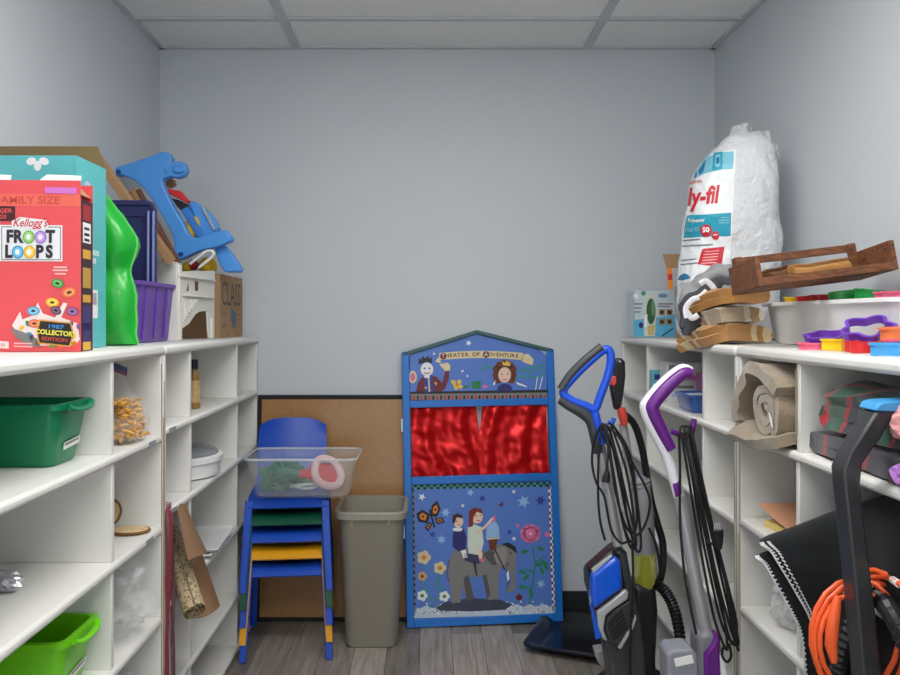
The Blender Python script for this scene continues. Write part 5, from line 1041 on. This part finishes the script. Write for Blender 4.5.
def heart(r): return [(r * .062 * 16 * math.sin(t) ** 3, r * .062 * (13 * math.cos(t) - 5 * math.cos(2 * t) - 2 * math.cos(3 * t) - math.cos(4 * t))) for t in [2 * math.pi * i / 36 for i in range(36)]]
def starp(r): return [tuple(V(p)) for a, c in [(star(0, 0, r, r * .55)[i], star(0, 0, r, r * .55)[(i + 1) % 10]) for i in range(10)] for p in (a, (V(a) * .5 + V(c) * .5)[:])]
PUC = mat('cutter_purple', (112, 60, 188), .3); PIC = mat('cutter_pink', (240, 104, 140), .3); GNC = mat('cutter_green', (20, 140, 60), .3); LBC = mat('cutter_light_blue', (70, 164, 226), .3); ORC = mat('cutter_orange', (244, 140, 80), .3)
zt = Z + .0004
cutter('cookie_cutter', 'pink oval ring cutter lying before the white tub', T(.905, 1.86, zt), blob(.036, 2, .10), PIC, .016)
cutter('cookie_cutter', 'purple scalloped cutter leaning over the pink ring before the tub', T(.935, 1.875, zt + .020, 20, -10, 4), blob(.043, 6, .12, 60), PUC, .016)
cutter('cookie_cutter', 'yellow star cutter between the pink ring and the red heart', T(.935, 1.785, zt, 14), starp(.050), YEL, .026)
cutter('cookie_cutter', 'red heart cutter at the front beside the yellow star', T(.918, 1.680, zt, 75), heart(.046), RED, .024)
cutter('cookie_cutter', 'light blue cutter at the front edge next to the red heart', T(.893, 1.548, zt, 10), blob(.032, 4, .14, 48), LBC, .024)
cutter('cookie_cutter', 'purple flower cutter standing tilted before the tub at right', T(.955, 1.735, zt + .040, 30, -24, 8), blob(.044, 5, .18, 60), PUC, .018)
cutter('cookie_cutter', 'orange round cutter lying on the red heart and yellow star', T(.968, 1.655, zt + .026, 0, -4), blob(.026, 3, .10), ORC, .028)
cutter('cookie_cutter', 'pink wavy cutter at the right end of the shelf', T(.958, 1.600, zt, 0), blob(.035, 5, .12, 50), PIC, .03)
zz_ = Z + .008
for k, (x, y, z, m, ol_, l) in enumerate(((1.09, 2.28, .0, PUC, blob(.04, 5, .12, 50), 'purple cutter low in the white tub'), (1.10, 2.14, .0, LBC, starp(.04), 'light blue cutter low in the white tub'), (1.10, 2.0, .0, PIC, heart(.035), 'pink cutter low in the white tub'), (1.10, 1.86, .0, YEL, blob(.04, 4, .12, 48), 'yellow cutter low in the white tub'))):
    cutter('cookie_cutter', l, T(x, y, zz_ + z, 20 * k), ol_, m, .089)
for k, (x, y, m, ol_, l, a) in enumerate(((1.06, 2.29, YEL, starp(.036), 'yellow cutter at the left of the tub under the crate', 4), (1.065, 2.155, RED, blob(.056, 5, .14, 50, 1.0), 'red cutter in the tub beside the yellow one under the crate', -3), (1.06, 2.015, GNC, heart(.044), 'green heart cutter in the tub next to the red one', -8), (1.065, 1.915, GNC, blob(.044, 2, .12), 'green oval cutter near the right of the tub', 6), (1.06, 1.815, PIC, starp(.042), 'pink star cutter at the right of the tub', 0), (1.11, 1.775, mat('cutter_blue', (40, 70, 190), .3), blob(.034, 4, .12), 'dark blue cutter in the far right of the tub', 0))):
    cutter('cookie_cutter', l, T(x, y, zz_ + .092, 15 * k, 0, a), ol_, m, .034 + .008 * (k in (2, 3)))
cr = thing('wooden_crate', 'stained brown wooden crate tilted on top of the white tub', 'crate', (.98, 2.04, 1.36))
CWD = wood('stained_wood', (86, 50, 28), (134, 84, 50), (6, 30, 30)); KF = frame((.806, 1.95, 1.353), (.33, 0, .040), (0, .05, 1)) @ Matrix.Rotation(R(-3), 4, 'X')
L_, D_c = .345, .18
for x0 in (0, L_ - .012): MB(KF).prism([(x0, 0), (x0 + .012, 0), (x0 + .012, .074), (x0, .074)], 0, D_c, CWD).build('end_panel', cr, bevel=.0015)
for z0, z1 in ((.004, .026), (.078, .098)): MB(KF).box((.012, D_c - .012, z0), (L_ - .012, D_c, z1), CWD).build('far_slat', cr, bevel=.0012)
for x in (.012, L_ - .030): MB(KF).box((x, D_c - .030, .006), (x + .018, D_c - .012, .098), CWD).build('corner_post', cr, bevel=.0012)
MB(KF).box((.012, 0, 0), (L_ - .012, .010, .020), CWD).build('near_slat', cr, bevel=.0012)
for k in range(3): MB(KF).box((.012, .014 + k * .055, -.001), (L_ - .012, .056 + k * .055, .006), CWD).build('base_slat', cr, bevel=.001)
def rolled(name, label, c, r, ln, ax, m, seed):
    ax = V(ax).normalized(); a = ax.orthogonal().normalized(); b_ = ax.cross(a); c = V(c)
    def f_(u, v): t = u * 2 * math.pi * 2.2; rr = r * (.25 + .75 * u); return wob(c + ax * ((v - .5) * ln) + a * (rr * math.cos(t)) + b_ * (rr * math.sin(t)), .006, 20, seed)
    return tag(MB().sheet(f_, 50, 8, .006, m).build(name, angle=80), label, 'cloth')
rolled('rolled_cloth', 'tan rolled cloth lying inside the wooden crate', KF @ V((.20, .10, .030)), .022, .16, (1, .2, .15), TAN, 3)
rolled('rolled_cloth', 'brown rolled cloth at the left inside the wooden crate', KF @ V((.085, .09, .028)), .020, .10, (.7, .6, .1), mat('brown_cloth', (112, 74, 44), .95, var=.12), 6)
# ================================================================ inside the right shelves
FZB = mat('beige_fleece', (150, 134, 112), .98, var=.10, scale=60, bump=.7, bscale=240, sheen=.5)
bb = thing('rolled_blanket', 'beige grey rolled blanket with a white tag on the upper right shelf', 'blanket', (.95, 1.95, .975))
def rsp(u, v):
    t = u * 2 * math.pi * 2.5 + 1.0; r = .010 + .055 * u; return wob((.800 + .33 * v, 1.905 + r * 1.15 * math.cos(t), 1.050 + r * math.sin(t)), .006, 22, 2)
MB().sheet(rsp, 80, 12, .019, FZB).build('inner_roll', bb, angle=80)
pr = smooth_path([(0, 2.085, 1.005), (0, 2.09, 1.035), (0, 2.065, 1.075), (0, 2.03, 1.12), (0, 1.985, 1.148), (0, 1.93, 1.145), (0, 1.88, 1.13), (0, 1.835, 1.105)], 5)
def outf(u, v): i = min(int(u * (len(pr) - 1)), len(pr) - 2); p = pr[i].lerp(pr[i + 1], u * (len(pr) - 1) - i); return wob((.795 + .34 * v, p.y, p.z), .008, 18, 4)
MB().sheet(outf, 36, 12, .030, FZB).build('outer_fold', bb, angle=80)
def lowf(u, v):
    x = .786 + .33 * v - .004 * math.sin(u * 3); dr = max(0, (.825 - x) / .05); return wob((x, 2.095 - .285 * u, .9815 - (.045 * u ** 0) * dr * (1 - .75 * u) + .006 * math.sin(u * 8) + .002), .005, 20, 6)
MB().sheet(lambda u, v: V(lowf(u, v)) + V((0, 0, .010)), 24, 16, .026, FZB).build('bottom_layer', bb, angle=80)
MB().sheet(lambda u, v: V((.795 - .004 * u, 1.862 - .022 * u + .006 * v, 1.042 - .010 * u + .022 * (v - .5))), 4, 3, .0015, PAPER).build('care_tag', bb)
SB = striped('striped_blanket', [(0, (14, 78, 56)), (.36, (164, 24, 40)), (.52, (14, 78, 56)), (.66, (38, 38, 50)), (.82, (160, 26, 42)), (.90, (14, 78, 56))], (.6, 1, .5), 6)
SB2 = striped('dark_striped_blanket', [(0, (46, 46, 58)), (.45, (132, 36, 46)), (.62, (36, 66, 54)), (.75, (46, 46, 58))], (.3, 1, .3), 6)
folded('striped_blanket', 'navy and red striped blanket folded underneath on the upper right shelf', T(.995, 1.555, .976, 88), .44, .31, .052, 2, SB2, 11)
folded('striped_blanket', 'green and red striped blanket folded on top on the upper right shelf', T(.99, 1.51, 1.031, 88), .42, .30, .092, 3, SB, 14)
crinkle('plush_toy', 'pale pink printed soft bundle on the striped blanket edge at right', 'soft toy', (.838, 1.395, 1.086), (.022, .04, .030), mat('pink_print', (226, 160, 160), .9, var=.35, scale=70), 21)
crinkle('purple_cloth', 'lilac cloth lump on the upper right shelf edge', 'cloth', (.835, 1.372, .999), (.03, .035, .025), mat('lilac_cloth', (176, 120, 200), .9), 31)
# papers, clear bag on lower shelves
PCH = mat('peach_paper', (226, 166, 130), .75); YLW = mat('yellow_paper', (226, 200, 120), .75)
tag(MB(T(.99, 1.94, .7478, 8)).box((-.13, -.10, 0), (.13, .10, .016), YLW).build('paper_stack'), 'thin yellow paper stack under the peach sheet on the right shelf', 'paper')
tag(MB(T(.99, 1.945, .7645, 4)).sheet(lambda u, v: V((-.14 + .28 * u, -.11 + .22 * v, .004 + .030 * v * v)), 10, 10, .002, PCH).build('peach_folder'), 'peach card folder lying on the third right shelf', 'paper')
crinkle('snack_bag', 'clear crumpled bag with red bits on the lower right shelf', 'bag', (.905, 1.955, .577), (.060, .06, .068), film('snack_film', (238, 238, 240), .6, .12, .9, 40), 41, 4, .3)
crinkle('red_wrapper', 'red scrap inside the clear bag on the lower right shelf', 'wrapper', (.895, 1.935, .600), (.030, .028, .018), mat('pink_red_scrap', (196, 70, 74), .6, var=.3), 43)
crinkle('brown_scrap', 'dark scrap inside the clear bag under the red one', 'wrapper', (.945, 1.95, .540), (.036, .030, .020), mat('brown_scrap_mat', (120, 90, 80), .6, var=.3), 47)
# small boxes on the far right shelf
zs_ = .9708
def carton(label, lo, hi, m, deco=()):
    t = MB().box(lo, hi, m).build('small_carton', bevel=.0015); tag(t, label, 'box')
    b = MB(frame((lo[0], lo[1], lo[2]), (1, 0, 0), (0, 0, 1)))
    for x0, z0, x1, z1, c in deco: b.art([(x0, z0), (x1, z0), (x1, z1), (x0, z1)], c, 1)
    if deco: b.build('printed_face', t, flat=True)
carton('white printed carton standing on the far right upper shelf', (.86, 2.90, zs_), (1.00, 2.98, zs_ + .145), mat('pale_carton', (216, 214, 218), .5), ((.01, .11, .06, .135, cGy), (.02, .08, .12, .095, cPk), (.02, .05, .10, .06, cGy), (.02, .02, .12, .03, cLB)))
carton('teal carton left of the white printed carton', (.832, 2.99, zs_), (.90, 3.02, zs_ + .11), mat('teal_carton_small', (96, 170, 186), .5), ((.005, .02, .06, .06, cW), (.01, .075, .05, .095, cNv)))
carton('magenta carton right of the white printed carton', (.935, 2.72, zs_), (1.05, 2.80, zs_ + .115), mat('magenta_carton', (170, 90, 150), .5), ((.01, .07, .10, .10, cW), (.01, .02, .10, .05, cNv)))
bs = thing('small_blue_bin', 'small blue plastic bin before the cartons on the far right shelf', 'storage bin', (.90, 2.63, zs_))
MB(Matrix.Translation((.895, 2.63, zs_ + .0005))).tub(.12, .16, .105, .14, .058, mat('see_through_blue', (48, 100, 176), .25, coat=.4), r=.014, th=.0025, lip=.005, lh=.008).build('tub', bs)
tag(MB(T(.895, 2.63, zs_ + .0045, 20)).box((-.03, -.045, 0), (.03, .045, .05), WPLAS).build('notepad', bevel=.002), 'white block inside the small blue bin', 'block')
crinkle('black_scrap', 'small black object on the far right lower shelf', 'scrap', (.87, 2.18, .490), (.02, .02, .014), BLKM, 51)
# ================================================================ light, world, camera
w = bpy.data.worlds.new('World'); SC.world = w; w.use_nodes = True
w.node_tree.nodes['Background'].inputs[0].default_value = (.93, .965, 1.0, 1); w.node_tree.nodes['Background'].inputs[1].default_value = WORLD_S
cam = bpy.data.cameras.new('camera'); co = bpy.data.objects.new('camera', cam); COL.objects.link(co)
cam.sensor_width = 36; cam.lens = F / 900 * 36; cam.shift_x = (450 - CX) / 900; cam.shift_y = -(337.5 - CY) / 900; cam.clip_start = .05
co.location = (0, 0, CAM_H); co.rotation_euler = (R(90), 0, 0); SC.camera = co
vs = SC.view_settings; vs.view_transform = 'Standard'; vs.look = 'None'; vs.gamma = 1; vs.use_curve_mapping = False; vs.exposure = EXPO
